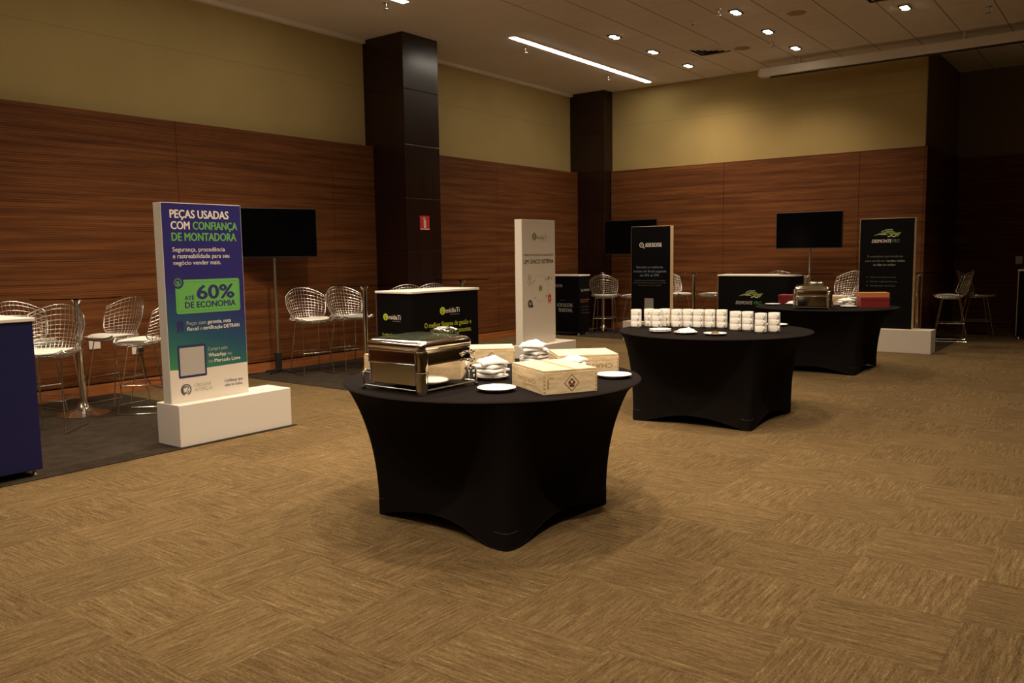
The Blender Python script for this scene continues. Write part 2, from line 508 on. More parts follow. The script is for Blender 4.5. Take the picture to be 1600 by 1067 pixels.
# grey booth carpets laid over the carpet tiles
def mat_slab(pts, label):
    b = MB(); b.prism(pts, 0.0005, .006, GREYC)
    return tag(b.build('booth_carpet'), label, 'carpet')
mat_slab([(XW+.005, 1.35), (-5.73, 1.35), (-5.73, 4.49), (XW+.005, 4.49)], 'dark grey booth carpet under the blue counter and the blue-green advertising panel')
mat_slab([(XW+.005, 5.99), (-5.76, 5.99), (-5.76, 9.32), (-8.14, 9.32), (-8.14, 8.38), (XW+.005, 8.38)], 'dark grey booth carpet along the wood wall before the dark column, beneath the tv stand')
mat_slab([(-8.17, 12.17), (-5.75, 12.17), (-5.75, YW-.005), (-8.17, YW-.005)], 'dark grey booth carpet in the room corner below the second dark column')
mat_slab([(-5.28, 12.785), (-2.28, 12.785), (-2.28, 14.78), (XN+.05, 14.78), (XN+.05, YW-.06), (-5.28, YW-.06)], 'dark grey booth carpet behind the car-logo panel, running past the wall end')
MZ = .006

# ================================================================== CEILING FITTINGS
LAMP = mat('lamp_glow', (1, .9, .75), .4, emit=(1.0, .86, .62), estr=28.0)
STRIP = mat('strip_glow', (1, .95, .85), .4, emit=LEDC, estr=STRIP_E)
ORD = ['first', 'second', 'third', 'fourth', 'fifth', 'sixth', 'seventh', 'eighth', 'ninth', 'tenth', 'eleventh', 'twelfth', 'thirteenth']
def strip(y0, y1, label):
    t = thing('strip_light', label, 'ceiling light', (-7.19, (y0+y1)/2, ZC), group='linear ceiling lights')
    h = (y1-y0)/2
    fr = MB()
    for sx in (-1, 1): fr.box((sx*.055-.008, -h-.015, -.018), (sx*.055+.008, h+.015, -.0005), OFFW)
    for sy in (-1, 1): fr.box((-.047, sy*(h+.007)-.008, -.018), (.047, sy*(h+.007)+.008, -.0005), OFFW)
    fr.build('frame', t)
    g = MB()
    for k in range(3):
        a = -h + 2*h*k/3; g.box((-.046, a+.002, -.024), (.046, a+2*h/3-.002, -.001), STRIP)
    g.build('diffuser', t)
strip(9.56, 13.58, 'long glowing strip light on the ceiling between the two dark columns')
strip(3.46, 7.47, 'glowing strip light on the ceiling just before the first dark column')
strip(-2.64, 1.37, 'unseen glowing strip light added on the ceiling above the blue counter end of the room')  # out of view, added to wash the near left wall with light

def make_down():
    t = thing('downlight', '', 'ceiling light', group='twin ceiling downlights')
    p = MB(); p.box((-.06, -.115, -.014), (.06, .115, -.0005), BLACK); p.build('housing', t, bevel=.004)
    for sy in (-1, 1):
        l = MB(); l.lathe([(0, -.024), (.030, -.024), (.044, -.020), (.047, -.0145)], LAMP, 20, rotz(0, (0, sy*.052, 0)))
        l.build('lamp', t)
    return t
dl = [(-6.1, 10.50, 'twin downlight of the row beside the strip light, nearer the camera end'),
      (-6.1, 11.65, 'twin downlight of the row beside the strip light, middle one of its three'),
      (-6.1, 12.86, 'twin downlight of the row beside the strip light, the one next to the back wall'),
      (-4.31, 10.45, 'twin downlight near the round ceiling speaker, at the top picture edge'),
      (-4.33, 11.63, 'twin downlight level with the ceiling air vent, middle one of the second row'),
      (-4.35, 12.83, 'twin downlight of the second row, the one just before the projection screen case'),
      (-2.58, 11.63, 'lone twin downlight above the projection screen case, beyond the second row')]
d0 = make_down()
for i, (x, y, lb) in enumerate(dl):
    if i == 0: d0.location = (x, y, ZC); d0['label'] = lb
    else: dup(d0, (x, y, ZC), 0, lb)

def vent(x, y, label):
    t = thing('air_vent', label, 'air vent', (x, y, ZC), group='square ceiling air vents')
    p = MB(); hs = [.29, .22, .15, .08]
    for i, h in enumerate(hs):
        q = h-.052
        vs = [(-h, -h, -.002), (h, -h, -.002), (h, h, -.002), (-h, h, -.002), (-q, -q, -.024), (q, -q, -.024), (q, q, -.024), (-q, q, -.024)]
        p.add(vs, [(0, 1, 5, 4), (1, 2, 6, 5), (2, 3, 7, 6), (3, 0, 4, 7)], OFFW)
    p.build('louvre', t)
    b = MB(); b.box((-.27, -.27, -.0045), (.27, .27, -.001), BLACK); b.build('duct_opening', t)
vent(-5.38, 12.1, 'square air vent in the ceiling between the two rows of downlights')
vent(-2.62, 10.86, 'square air vent in the ceiling beside the lone downlight')

def round_unit(name, x, y, r, h, label, cat, m):
    t = thing(name, label, cat, (x, y, ZC))
    p = MB(); p.lathe([(0, -h), (r*.7, -h), (r*.92, -h*.75), (r, -h*.35), (r, -.0005)], m, 28); p.build('cover', t)
    q = MB(); q.lathe([(0, -h-.004), (r*.25, -h-.004), (r*.28, -h+.001)], BLACK if name != 'ceiling_speaker' else m, 16); q.build('sensor' if name != 'ceiling_speaker' else 'boss', t)
SPKM = mat('speaker_grille', (.42, .30, .20), .8)
round_unit('ceiling_speaker', -4.98, 12.34, .115, .012, 'round ceiling speaker grille next to the air vent', 'speaker', SPKM)
round_unit('ceiling_speaker', -3.73, 11.01, .115, .012, 'round ceiling speaker grille between the second row and the lone downlight', 'speaker', SPKM)
round_unit('smoke_detector', -4.92, 10.5, .055, .045, 'white round smoke detector on a ceiling tile between downlight rows', 'smoke detector', OFFW)

def make_sprinkler():
    t = thing('sprinkler', '', 'sprinkler', group='ceiling sprinklers')
    p = MB(); p.lathe([(.038, -.0005), (.036, -.006), (.012, -.010), (.010, -.05), (.004, -.06)], STEEL, 14); p.build('escutcheon', t)
    q = MB(); q.lathe([(0, -.078), (.032, -.078), (.032, -.074), (.006, -.072), (.004, -.06)], STEEL, 14); q.build('deflector', t)
    return t
sp0 = make_sprinkler()
for i, (x, y, lb) in enumerate([(-4.44, 10.2, 'ceiling sprinkler beside the downlight at the top picture edge'),
        (-4.51, 12.28, 'ceiling sprinkler between the last two downlights of the second row'),
        (-7.5, 12.69, 'ceiling sprinkler beside the far end of the long strip light'),
        (-7.43, 10.2, 'ceiling sprinkler beside the near end of the long strip light'),
        (-7.42, 7.37, 'ceiling sprinkler by the strip light before the first column'),
        (-1.75, 12.3, 'ceiling sprinkler above the middle of the projection screen case')]):
    if i == 0: sp0.location = (x, y, ZC); sp0['label'] = lb
    else: dup(sp0, (x, y, ZC), 0, lb)

t = thing('screen_case', 'long white retracted projection screen case hung below the ceiling by the back wall', 'projection screen', (-5.1, 13.45, 4.27))
b = MB(); b.box((0, -.075, -.07), (5.8, .075, .065), OFFW); b.build('case', t, bevel=.012)
b = MB(); b.box((-.035, -.06, -.055), (0, .06, .05), OFFW); b.build('end_cap', t, bevel=.01)
b = MB(); b.box((.15, -.03, -.085), (5.7, .03, -.07), BLACK); b.build('screen_slot', t)
for x in (.6, 2.9, 5.2):
    b = MB(); b.box((x-.02, -.02, .065), (x+.02, .02, ZC-4.27-.001), STEEL); b.build('bracket', t)

# ================================================================== BANNERS AND COUNTERS
def banner(name, label, loc, yaxis, front_mat, bx0, bx1, bd0, bd1, pw, pd, edge=WHITE, base_mat=WHITE, H=1.853):
    """a printed foam panel in a block base. yaxis True: the print faces +x and reads along +y, else faces -y and reads along +x.
    bx0..bx1 the base along the reading direction, bd0..bd1 its front and back; pw panel width, pd panel thickness"""
    t = thing(name, label, 'advertising panel', loc)
    hb = .322
    def P(u, d, z):            # u along reading, d depth behind the face
        return (-d, u, z) if yaxis else (u, d, z)
    def bx(mb, u0, u1, d0, d1, z0, z1, m):
        a = P(u0, d0, z0); b = P(u1, d1, z1)
        mb.box(tuple(map(min, a, b)), tuple(map(max, a, b)), m)
    m1 = MB(); bx(m1, bx0, bx1, bd0, bd1, 0, hb, base_mat); m1.build('base_block', t, bevel=.004)
    m2 = MB(); bx(m2, 0, pw, 0, pd, hb, H, edge); m2.build('board', t, bevel=.002)
    F = Face(P(0, 0, H), (0, 1, 0) if yaxis else (1, 0, 0), (1, 0, 0) if yaxis else (0, -1, 0), pw, H-hb)
    if front_mat:
        m3 = MB(); F.rect(m3, .003, .003, pw-.003, H-hb-.003, front_mat, .0004); m3.build('printed_face', t)
    return t, F

def logo_bulb(F, mb, u, v, r, ink, inner):
    F.disc(mb, u, v, r, ink); F.ring(mb, u, v-r*.05, r*.30, r*.42, inner, .0016, 14, 20, 340)
    F.rect(mb, u-r*.08, v+r*.2, u+r*.12, v+r*.75, inner, .0016)
def logo_car(F, mb, u, v, wd):
    k = wd/2
    P_ = F.poly; S_ = F.stroke
    def poly(mb, pts, *a): P_(mb, [(x, y*.78) for x, y in pts], *a)
    def stroke(mb, pts, *a): S_(mb, [(x, y*.78) for x, y in pts], *a)
    poly(mb, [(-k, -.10*k), (-.62*k, .12*k), (-.30*k, .20*k), (.0, .40*k), (.38*k, .36*k), (.62*k, .18*k), (.18*k, .20*k), (-.06*k, .10*k), (-.4*k, .02*k)], u, v, INK['car'])
    poly(mb, [(.05*k, .16*k), (.62*k, .16*k), (k, .22*k), (.84*k, -.06*k), (.72*k, -.22*k), (.55*k, -.02*k), (.25*k, -.04*k)], u, v, INK['car'], .0014)
    poly(mb, [(-.7*k, .02*k), (-.2*k, .10*k), (.12*k, -.02*k), (-.3*k, -.03*k)], u, v, INK['paleg'], .0016)
    stroke(mb, [(.04*k, -.22*k), (.3*k, -.10*k), (.48*k, -.22*k), (.62*k, -.12*k)], .06*k, INK['white'], .0016, u, v)
    stroke(mb, [(-.42*k, .26*k), (-.1*k, .46*k), (.38*k, .48*k)], .05*k, INK['paleg'], .0016, u, v)
def logo_lens(F, mb, u, v, r, ink):
    F.ring(mb, u, v, r*.72, r, ink, .0012, 26)
    F.stroke(mb, [(r*.68, -r*.68), (r*1.35, -r*1.35)], r*.34, ink, .0012, u, v)
    F.stroke(mb, [(-r*.3, -r*.3), (r*.25, r*.2)], r*.2, ink, .0013, u, v); F.stroke(mb, [(-r*.05, r*.35), (r*.35, -r*.1)], r*.16, ink, .0013, u, v)

# --- blue and green panel
t, F = banner('advertising_panel', 'blue and green advertising panel in a white block base on the grey carpet', (-5.875, 3.432, MZ), True, GRAD, -.01, 1.025, -.115, .195, .692, .105, H=1.848)
W_, H_ = .692, F.h
U = lambda a: a*W_
V = lambda a: a*H_
b = MB(); F.poly(b, [(0, 0), (W_-.006, 0), (W_-.006, .168*H_-.006), (W_*.55, .160*H_), (W_*.3, .158*H_), (0, .168*H_)], .003, H_-.003, OFFW, .0007); b.build('white_footer', t)
b = MB()
F.text(b, 'PEÇAS USADAS', U(.10), U(.835), V(.074), V(.040), INK['white'], .022)
F.text(b, 'COM', U(.105), U(.335), V(.130), V(.039), INK['white'], .022)
F.text(b, 'CONFIANÇA', U(.37), U(.945), V(.130), V(.039), INK['green'], .022)
F.text(b, 'DE MONTADORA', U(.108), U(.925), V(.187), V(.040), INK['green'], .022)
b.build('headline_lettering', t)
b = MB()
F.text(b, 'Segurança, procedência', U(.112), U(.765), V(.241), V(.022), INK['white'], .005)
F.text(b, 'e rastreabilidade para seu', U(.112), U(.82), V(.274), V(.022), INK['white'], .005)
F.text(b, 'negócio vender mais.', U(.115), U(.705), V(.307), V(.022), INK['white'], .005)
b.build('subheading_lettering', t); b = MB()
F.text(b, 'Peças com', U(.235), U(.475), V(.611), V(.019), INK['paleg'])
F.text(b, 'garantia, nota', U(.495), U(.80), V(.611), V(.019), INK['white'], .012)
F.text(b, 'fiscal', U(.235), U(.375), V(.640), V(.019), INK['white'], .012)
F.text(b, 'e', U(.395), U(.42), V(.640), V(.019), INK['paleg'])
F.text(b, 'certificação DETRAN', U(.435), U(.91), V(.640), V(.019), INK['white'], .012)
b.build('guarantee_lettering', t); b = MB()
F.text(b, 'Compre pelo', U(.485), U(.735), V(.752), V(.019), INK['paleg'])
F.text(b, 'WhatsApp', U(.485), U(.715), V(.784), V(.019), INK['white'], .012)
F.text(b, 'ou', U(.735), U(.79), V(.784), V(.019), INK['paleg'])
F.text(b, 'no', U(.485), U(.54), V(.815), V(.019), INK['paleg'])
F.text(b, 'Mercado Livre', U(.56), U(.90), V(.815), V(.019), INK['white'], .012)
b.build('shop_lettering', t)
b = MB()
F.rrect(b, U(.12), V(.382), U(.935), V(.553), .018, INK['green'], .0009)
for u0, v0, u1, v1 in ((.145, .395, .915, .3965), (.145, .539, .915, .5405), (.145, .395, .148, .5405), (.912, .395, .915, .5405)):
    F.rect(b, U(u0), V(v0), U(u1), V(v1), INK['dkgreen'], .0011)
F.text(b, '60%', U(.375), U(.865), V(.482), V(.070), INK['navy'], .03)
F.text(b, 'ATÉ', U(.225), U(.345), V(.484), V(.021), INK['navy'], .022)
F.text(b, 'DE ECONOMIA', U(.225), U(.875), V(.525), V(.031), INK['navy'], .024)
F.disc(b, U(.155), V(.395), .047, INK['navy'], .0016)
F.ring(b, U(.155), V(.395), .026, .031, INK['green'], .002)
F.text(b, '$', U(.132), U(.178), V(.407), V(.020), INK['green'], .01, .002)
b.build('price_badge', t)
b = MB()
F.disc(b, U(.155), V(.605), .026, INK['navy'])
for k in range(10):
    a = 2*PI*k/10; F.disc(b, U(.155)+.024*math.cos(a), V(.605)-.024*math.sin(a), .008, INK['navy'], .0011, n=10)
F.poly(b, [(-.024, 0), (-.004, .006), (-.008, -.046), (-.018, -.036), (-.03, -.042)], U(.155), V(.618), INK['navy'], .001)
F.poly(b, [(.024, 0), (.004, .006), (.008, -.046), (.018, -.036), (.03, -.042)], U(.155), V(.618), INK['navy'], .001)
b.build('medal_symbol', t)
b = MB()
F.rrect(b, U(.105), V(.712), U(.455), V(.878), .012, INK['navy'], .0011); F.rect(b, U(.128), V(.724), U(.432), V(.866), INK['paleg'], .0015)
b.build('code_frame', t)
b = MB()
F.ring(b, U(.185), V(.938), .036, .045, INK['navy'], .0014, 36, -70, 250)
F.ring(b, U(.185)-.004, V(.938), .025, .031, INK['black'], .0014, 36, 10, 350)
F.ring(b, U(.185)-.007, V(.938), .017, .021, INK['black'], .0014, 36, 60, 400)
F.text(b, 'CIRCULAR', U(.29), U(.50), V(.930), V(.017), INK['grey'])
F.text(b, 'AUTOPE', U(.29), U(.43), V(.953), V(.017), INK['grey'])
F.text(b, 'ÇAS', U(.437), U(.515), V(.953), V(.017), INK['green'])
F.rect(b, U(.60), V(.910), U(.603), V(.952), INK['grey'])
F.text(b, 'Confiança que', U(.675), U(.92), V(.927), V(.015), INK['navy'], .012)
F.text(b, 'cabe no bolso.', U(.675), U(.92), V(.950), V(.015), INK['navy'], .012)
b.build('footer_lettering', t)

# --- white panel
t, F = banner('advertising_panel', 'white advertising panel with a ring of small logos, in a white block base', (-5.935, 8.035, MZ), True, None, -.01, .975, -.13, .17, .70, .105, OFFW, OFFW, H=1.841)
b = MB(); logo_bulb(F, b, .255, .205, .045, INK['olive'], OFFW)
F.text(b, 'mídiaTi', .305, .525, .235, .048, INK['grey'], .004); F.text(b, 'sistemas integrados', .38, .52, .258, .011, INK['paleg'])
b.build('logo', t); b = MB()
F.text(b, 'VENDA EM TODOS OS CANAIS COM', .035, .655, .440, .026, INK['black'], .004)
F.text(b, 'UM ÚNICO SISTEMA', .035, .66, .530, .050, INK['black'], .012)
b.build('headline_lettering', t)
b = MB()
F.ring(b, .375, .835, .160, .163, INK['paleg'], .0012, 48); F.ring(b, .375, .835, .205, .207, INK['paleg'], .0012, 48, 150, 215)
logo_bulb(F, b, .375, .835, .037, INK['olive'], OFFW)
for u, v in ((.245, .745), (.49, .73), (.26, .95), (.495, .935)): F.disc(b, u, v, .011, INK['grey'], .0014, n=12)
F.ring(b, .15, .70, .026, .033, INK['grey'], .0012, 24); F.stroke(b, [(-.02, .0), (0, -.012), (.02, .0)], .006, INK['grey'], .0013, .15, .70)
F.text(b, 'mercado', .095, .21, .765, .016, INK['grey'], .006); F.text(b, 'livre', .12, .185, .792, .016, INK['grey'], .006)
F.ring(b, .55, .715, .013, .022, INK['black'], .0012, 24); F.text(b, 'X', .60, .64, .735, .034, INK['orange'], .01)
F.ring(b, .155, 1.015, .035, .048, INK['black'], .0012, 24)
for k in range(6):
    a = PI*k/3; F.disc(b, .155+.024*math.cos(a), 1.015+.024*math.sin(a), .011, INK['black'], .0013, n=10)
F.disc(b, .20, 1.045, .018, INK['black'], .0013, n=14)
F.rrect(b, .535, .925, .605, 1.01, .008, INK['red'], .0012); F.ring(b, .57, .925, .014, .019, INK['red'], .0012, 16, 0, 180)
F.text(b, 'S', .557, .583, .99, .04, INK['white'], .01, .0016); F.text(b, 'Shopee', .54, .60, 1.035, .013, INK['red'])
b.build('logo_ring', t)

# --- black panel, magnifier
t, F = banner('advertising_panel', 'black advertising panel with a magnifier logo, standing behind the rows of cups', (-6.665, 12.0, MZ), False, BLKV, -.095, .96, -.105, .20, .70, .10, EDGE, OFFW, H=1.841)
b = MB(); logo_lens(F, b, .19, .295, .040, INK['white']); F.text(b, 'ACHE SUCATAS', .255, .545, .325, .062, INK['white'], .02)
b.build('logo', t)
b = MB()
F.text(b, 'Encontre as melhores', .10, .57, .665, .038, INK['slate'], .012)
F.text(b, 'sucatas do Brasil pagando', .045, .63, .73, .038, INK['slate'], .012)
F.text(b, 'até 35% da FIPE', .16, .50, .795, .038, INK['slate'], .012)
b.build('slogan_lettering', t); b = MB()
F.text(b, 'A Ache Sucatas encontra as melhores oportunidades', .06, .61, .868, .018, INK['dim'])
F.text(b, 'em mais de mil leilões e seguradoras monitoradas', .04, .63, .906, .018, INK['dim'])
F.text(b, 'em tempo real no seu celular', .12, .54, .944, .018, INK['dim'])
b.build('body_lettering', t)
b = MB(); F.rect(b, .245, 1.145, .405, 1.325, INK['grey']); b.build('code_frame', t)

# --- black panel, car logo
t, F = banner('advertising_panel', 'black advertising panel with a green car logo in a white block base', (-3.262, 12.49, 0), False, BLKV, -.01, .98, -.085, .22, .715, .10, EDGE, OFFW, H=1.86)
b = MB(); logo_car(F, b, .36, .225, .37)
F.text(b, 'DESMONTE', .16, .415, .335, .045, INK['white'], .01, shear=.2); F.text(b, 'PRO', .43, .52, .335, .045, INK['dkgreen'], .01, shear=.2)
b.build('logo', t)
b = MB()
F.text(b, 'O ecossistema que transforma', .105, .575, .54, .030, INK['dim'], .004)
F.text(b, 'peças paradas em', .08, .34, .60, .030, INK['dim'], .004); F.text(b, 'vendas todos', .36, .60, .60, .030, INK['grey'], .014)
F.text(b, 'os dias no online', .19, .48, .655, .030, INK['grey'], .014)
b.build('slogan_lettering', t); b = MB()
for i, s in enumerate(('Vendas recorrentes no online', 'Peça que o algoritmo favorece', 'Processo fácil, sem esforço')):
    F.text(b, s, .155, .49+.02*(i == 1), .825+.06*i, .020, INK['dim']); F.disc(b, .115, .818+.06*i, .007, INK['dim'], n=10)
b.build('body_lettering', t)

def counter(name, label, x0, x1, y0, y1, z0, cloth, H=1.055):
    t = thing(name, label, 'counter', ((x0+x1)/2, (y0+y1)/2, z0))
    hx, hy = (x1-x0)/2, (y1-y0)/2
    b = MB(); b.box((-hx+.012, -hy+.012, .045), (hx-.012, hy-.012, H-.024), cloth); b.build('fabric_body', t, bevel=.006)
    for sx in (-1, 1):
        for sy in ((-1, 1) if sx < 0 else ()):
            b = MB(); b.box((sx*(hx-.012)-.006, sy*(hy-.012)-.006, .046), (sx*(hx-.012)+.006, sy*(hy-.012)+.006, H-.024), STEEL); b.build('frame_post', t)
    b = MB(); b.box((-hx, -hy, H-.024), (hx, hy, H), WHITE); b.build('top', t, bevel=.004)
    for sx in (-1, 1):
        for sy in (-1, 1):
            p = MB(); p.lathe([(.022, 0), (.022, .012), (.014, .02), (.014, .046)], STEEL, 14, rotz(0, (sx*(hx-.05), sy*(hy-.05), 0))); p.build('foot', t)
    E_ = Face((hx-.012, -hy+.012, H-.024), (0, 1, 0), (1, 0, 0), 2*hy-.024, H-.07)     # faces +x
    S_ = Face((-hx+.012, -hy+.012, H-.024), (1, 0, 0), (0, -1, 0), 2*hx-.024, H-.07)   # faces -y
    return t, E_, S_

t, E_, S_ = counter('display_counter', 'blue fabric counter with a white top, cut by the picture edge', -6.37, -5.79, 1.22, 2.46, MZ, BLUEV)
b = MB(); E_.text(b, 'CIRCULAR', .25, .955, .72, .07, INK['white']); E_.text(b, 'AUTOPEÇAS', .25, .955, .83, .07, INK['white']); b.build('lettering', t)

t, E_, S_ = counter('display_counter', 'black fabric counter with green slogan and white top behind the chafing dish', -6.46, -5.935, 6.13, 7.225, MZ, BLKV, H=1.062)
b = MB(); logo_bulb(E_, b, .475, .20, .042, INK['lime'], BLKV); E_.text(b, 'mídiaTi', .525, .75, .225, .052, INK['white'], .006); E_.text(b, 'sistemas integrados', .595, .745, .25, .012, INK['grey'])
b.build('logo', t); b = MB()
logo_bulb(S_, b, .130, .245, .036, INK['lime'], BLKV); S_.text(b, 'mídiaTi', .175, .350, .268, .048, INK['white'], .006); S_.text(b, 'sistemas integrados', .23, .345, .29, .011, INK['grey'])
b.build('logo', t)
b = MB(); E_.text(b, 'O melhor Sistema de gestão e', .19, .945, .365, .052, INK['lime'], .004); E_.text(b, 'vendas online para Desmontes.', .19, .945, .445, .052, INK['lime'], .004)
S_.text(b, 'O melhor Sistema', .075, .29, .44, .026, INK['lime']); b.build('slogan_lettering', t)

t, E_, S_ = counter('display_counter', 'black fabric counter with white lettering in the corner beyond the white panel', -8.62, -7.83, 12.26, 12.62, MZ, BLKV)
b = MB(); S_.text(b, 'ACHE SUCATAS', .30, .63, .535, .062, INK['paleg'], .01); S_.text(b, 'TRADICIONAL', .33, .63, .625, .062, INK['paleg'], .01)
S_.text(b, 'conheça a', .36, .48, .425, .02, INK['dim']); S_.text(b, 'ACHE SUCATAS', .10, .42, .19, .05, INK['paleg'], .01)
logo_lens(E_, b, .09, .245, .022, INK['paleg']); E_.text(b, 'ACHE SUCATAS', .14, .34, .262, .035, INK['paleg'], .012)
E_.text(b, 'Encontre as melhores', .05, .34, .42, .020, INK['orange'], .004); E_.text(b, 'sucatas do Brasil', .05, .28, .455, .020, INK['orange'], .004)
for i, s in enumerate(('Vendas na hora', 'Suporte total', 'Busca em leilões do país')): E_.text(b, s, .07, .29+.06*(i == 2), .54+.055*i, .016, INK['dim'])
b.build('lettering', t)

t, E_, S_ = counter('display_counter', 'black fabric counter with a green car logo and white top before the back wall', -5.53, -4.27, 12.80, 13.24, MZ, BLKV)
b = MB(); logo_car(S_, b, .545, .30, .40); S_.text(b, 'DESMONTE', .30, .57, .445, .052, INK['paleg'], .01, shear=.2); S_.text(b, 'PRO', .60, .72, .445, .052, INK['dkgreen'], .01, shear=.2)
b.build('lettering', t)

t, E_, S_ = counter('display_counter', 'dark counter with a white top in the unlit recess, cut by the picture edge', -1.6, -.4, 15.2, 15.7, 0, BLKV, H=1.09)

# ================================================================== BAR TABLES, STOOLS, TELEVISIONS
def make_bar_table(H=1.09):
    t = thing('bar_table', '', 'bar table', group='round glass bar tables')
    b = MB(); b.lathe([(0, H-.008), (.386, H-.008), (.389, H-.004), (.386, H), (0, H)], GLASS, 56); b.build('glass_top', t)
    b = MB(); b.lathe([(.0, H-.016), (.075, H-.016), (.075, H-.0085), (0, H-.0085)], CHROME, 28)
    b.lathe([(.03, H-.07), (.034, H-.045), (.055, H-.017), (0, H-.0165)], CHROME, 24); b.build('top_plate', t)
    b = MB(); b.lathe([(.031, .06), (.031, H-.06)], CHROME, 24); b.build('pole', t)
    b = MB(); b.lathe([(.222, 0), (.225, .006), (.20, .014), (.13, .030), (.075, .052), (.048, .082), (.036, .12), (.0, .125)], CHROME, 44); b.build('base_disc', t)
    return t
bt = [(-7.815, 3.69, 'glass-topped chrome bar table between the wire stools behind the blue counter'),
      (-7.45, 6.90, 'glass-topped chrome bar table beside the two wire stools by the tv stand'),
      (-7.72, 9.02, 'glass-topped chrome bar table partly hidden behind the green-slogan counter'),
      (-7.98, 13.31, 'chrome-based bar table in the room corner beside the lettered black counter'),
      (-6.02, 12.97, 'glass-topped bar table between the magnifier panel and the car-logo counter'),
      (-4.03, 12.55, 'glass-topped bar table beside the car-logo counter, in front of the tv pole'),
      (-2.64, 13.30, 'glass-topped bar table just behind the green car panel')]
t0 = make_bar_table()
for i, (x, y, lb) in enumerate(bt):
    zz = 0 if i == 5 else MZ
    if i == 5: zz = 0
    if i == 0: t0.location = (x, y, zz); t0['label'] = lb
    else: dup(t0, (x, y, zz), 0, lb)

# wire shell: profile of seat and back, u across -1..1, v along 0 (front lip) .. 1 (top of back)
def shell(u, v):
    prof = [(.255, .655), (.20, .640), (.08, .636), (-.06, .640), (-.155, .660), (-.205, .715), (-.235, .81), (-.265, .92), (-.292, 1.047)]
    wid = [.205, .235, .255, .25, .225, .225, .25, .268, .258]
    x = v*(len(prof)-1); i = min(int(x), len(prof)-2); f = x-i
    def cat(a, b, c, d): return .5*((2*b)+(-a+c)*f+(2*a-5*b+4*c-d)*f*f+(-a+3*b-3*c+d)*f**3)
    g = lambda arr, k: arr[max(0, min(len(arr)-1, k))]
    y = cat(*[g(prof, i+k)[0] for k in (-1, 0, 1, 2)]); z = cat(*[g(prof, i+k)[1] for k in (-1, 0, 1, 2)])
    wd = cat(*[g(wid, i+k) for k in (-1, 0, 1, 2)])
    bk = max(0.0, min(1.0, (v-.42)/.25)); st = 1-bk
    u2 = u*u
    y += bk*.145*u2 + .02*st*u2 - .07*u2*max(0, (.16-v)/.16)
    z += st*.030*u2*u2 - .095*u2*max(0, (v-.55)/.45)**1.2 + .01*max(0, (.1-v)/.1)
    return Vector((wd*u*(1-.05*bk*u2), y, z))
def make_stool():
    t = thing('wire_stool', '', 'bar stool', group='chrome wire bar stools')
    b = MB()
    rim = [shell(-1+2*k/20, 0) for k in range(20)] + [shell(1, k/36) for k in range(36)] + [shell(1-2*k/24, 1) for k in range(24)] + [shell(-1, 1-k/36) for k in range(36)]
    b.tube(rim, .0060, CHROMEW, 8, True)
    for i in range(1, 14):
        u = -1+2*i/14
        b.tube([shell(u, k/26) for k in range(27)], .0036, CHROMEW, 8)
    for j in range(1, 23):
        v = j/23
        b.tube([shell(-1+2*k/16, v)+Vector((0, 0, .0)) for k in range(17)], .0036, CHROMEW, 8)
    b.build('wire_shell', t)
    p = MB(); n = 36; vs = []; fs = []
    rings = [(0, .684), (.5, .686), (.8, .685), (.94, .681), (1.0, .673), (.95, .666), (.5, .661), (0, .660)]
    for r, z in rings:
        for k in range(n):
            a = 2*PI*k/n; ex, ey = math.cos(a), math.sin(a)
            ex = math.copysign(abs(ex)**.85, ex); ey = math.copysign(abs(ey)**.85, ey)
            vs.append((.205*r*ex, .045+.195*r*ey, z + .018*(r*ex)**4))
    for i in range(len(rings)-1):
        for k in range(n): fs.append((i*n+k, i*n+(k+1) % n, (i+1)*n+(k+1) % n, (i+1)*n+k))
    p.add(vs, fs, PADW, True); p.build('seat_pad', t)
    def leg(sx, sy): return [(sx*.150, sy*.115, .628), (sx*.192, sy*.222, .0105)]
    for sx in (-1, 1):
        for sy in (-1, 1):
            b = MB(); b.tube(leg(sx, sy), .0058, CHROME, 8); b.build('leg', t)
        b = MB(); b.tube([(sx*.192, -.222, .0075), (sx*.192, .222, .0075)], .0062, CHROME, 8)
        b.build('runner', t)
    b = MB()
    b.tube([(-.150, -.115, .628), (.150, -.115, .628)], .0055, CHROME, 8); b.tube([(-.150, .115, .628), (.150, .115, .628)], .0055, CHROME, 8)
    for sx in (-1, 1): b.tube([(sx*.150, .115, .628), (sx*.17, .0, .632), (sx*.150, -.115, .628)], .0055, CHROME, 8)
    b.build('seat_frame', t)
    b = MB(); q = .628-.27; k = q/.6175
    ax, ay = .150+.042*k, .115+.107*k
    b.tube([(-ax, -ay, .27), (ax, -ay, .27), (ax, ay, .27), (-ax, ay, .27)], .0058, CHROME, 8, False)
    b.tube([(-ax, ay, .27), (-ax, -ay, .27)], .0058, CHROME, 8)
    b.build('footrest', t)
    return t
def face(dx, dy): return math.atan2(dy, dx)-PI/2
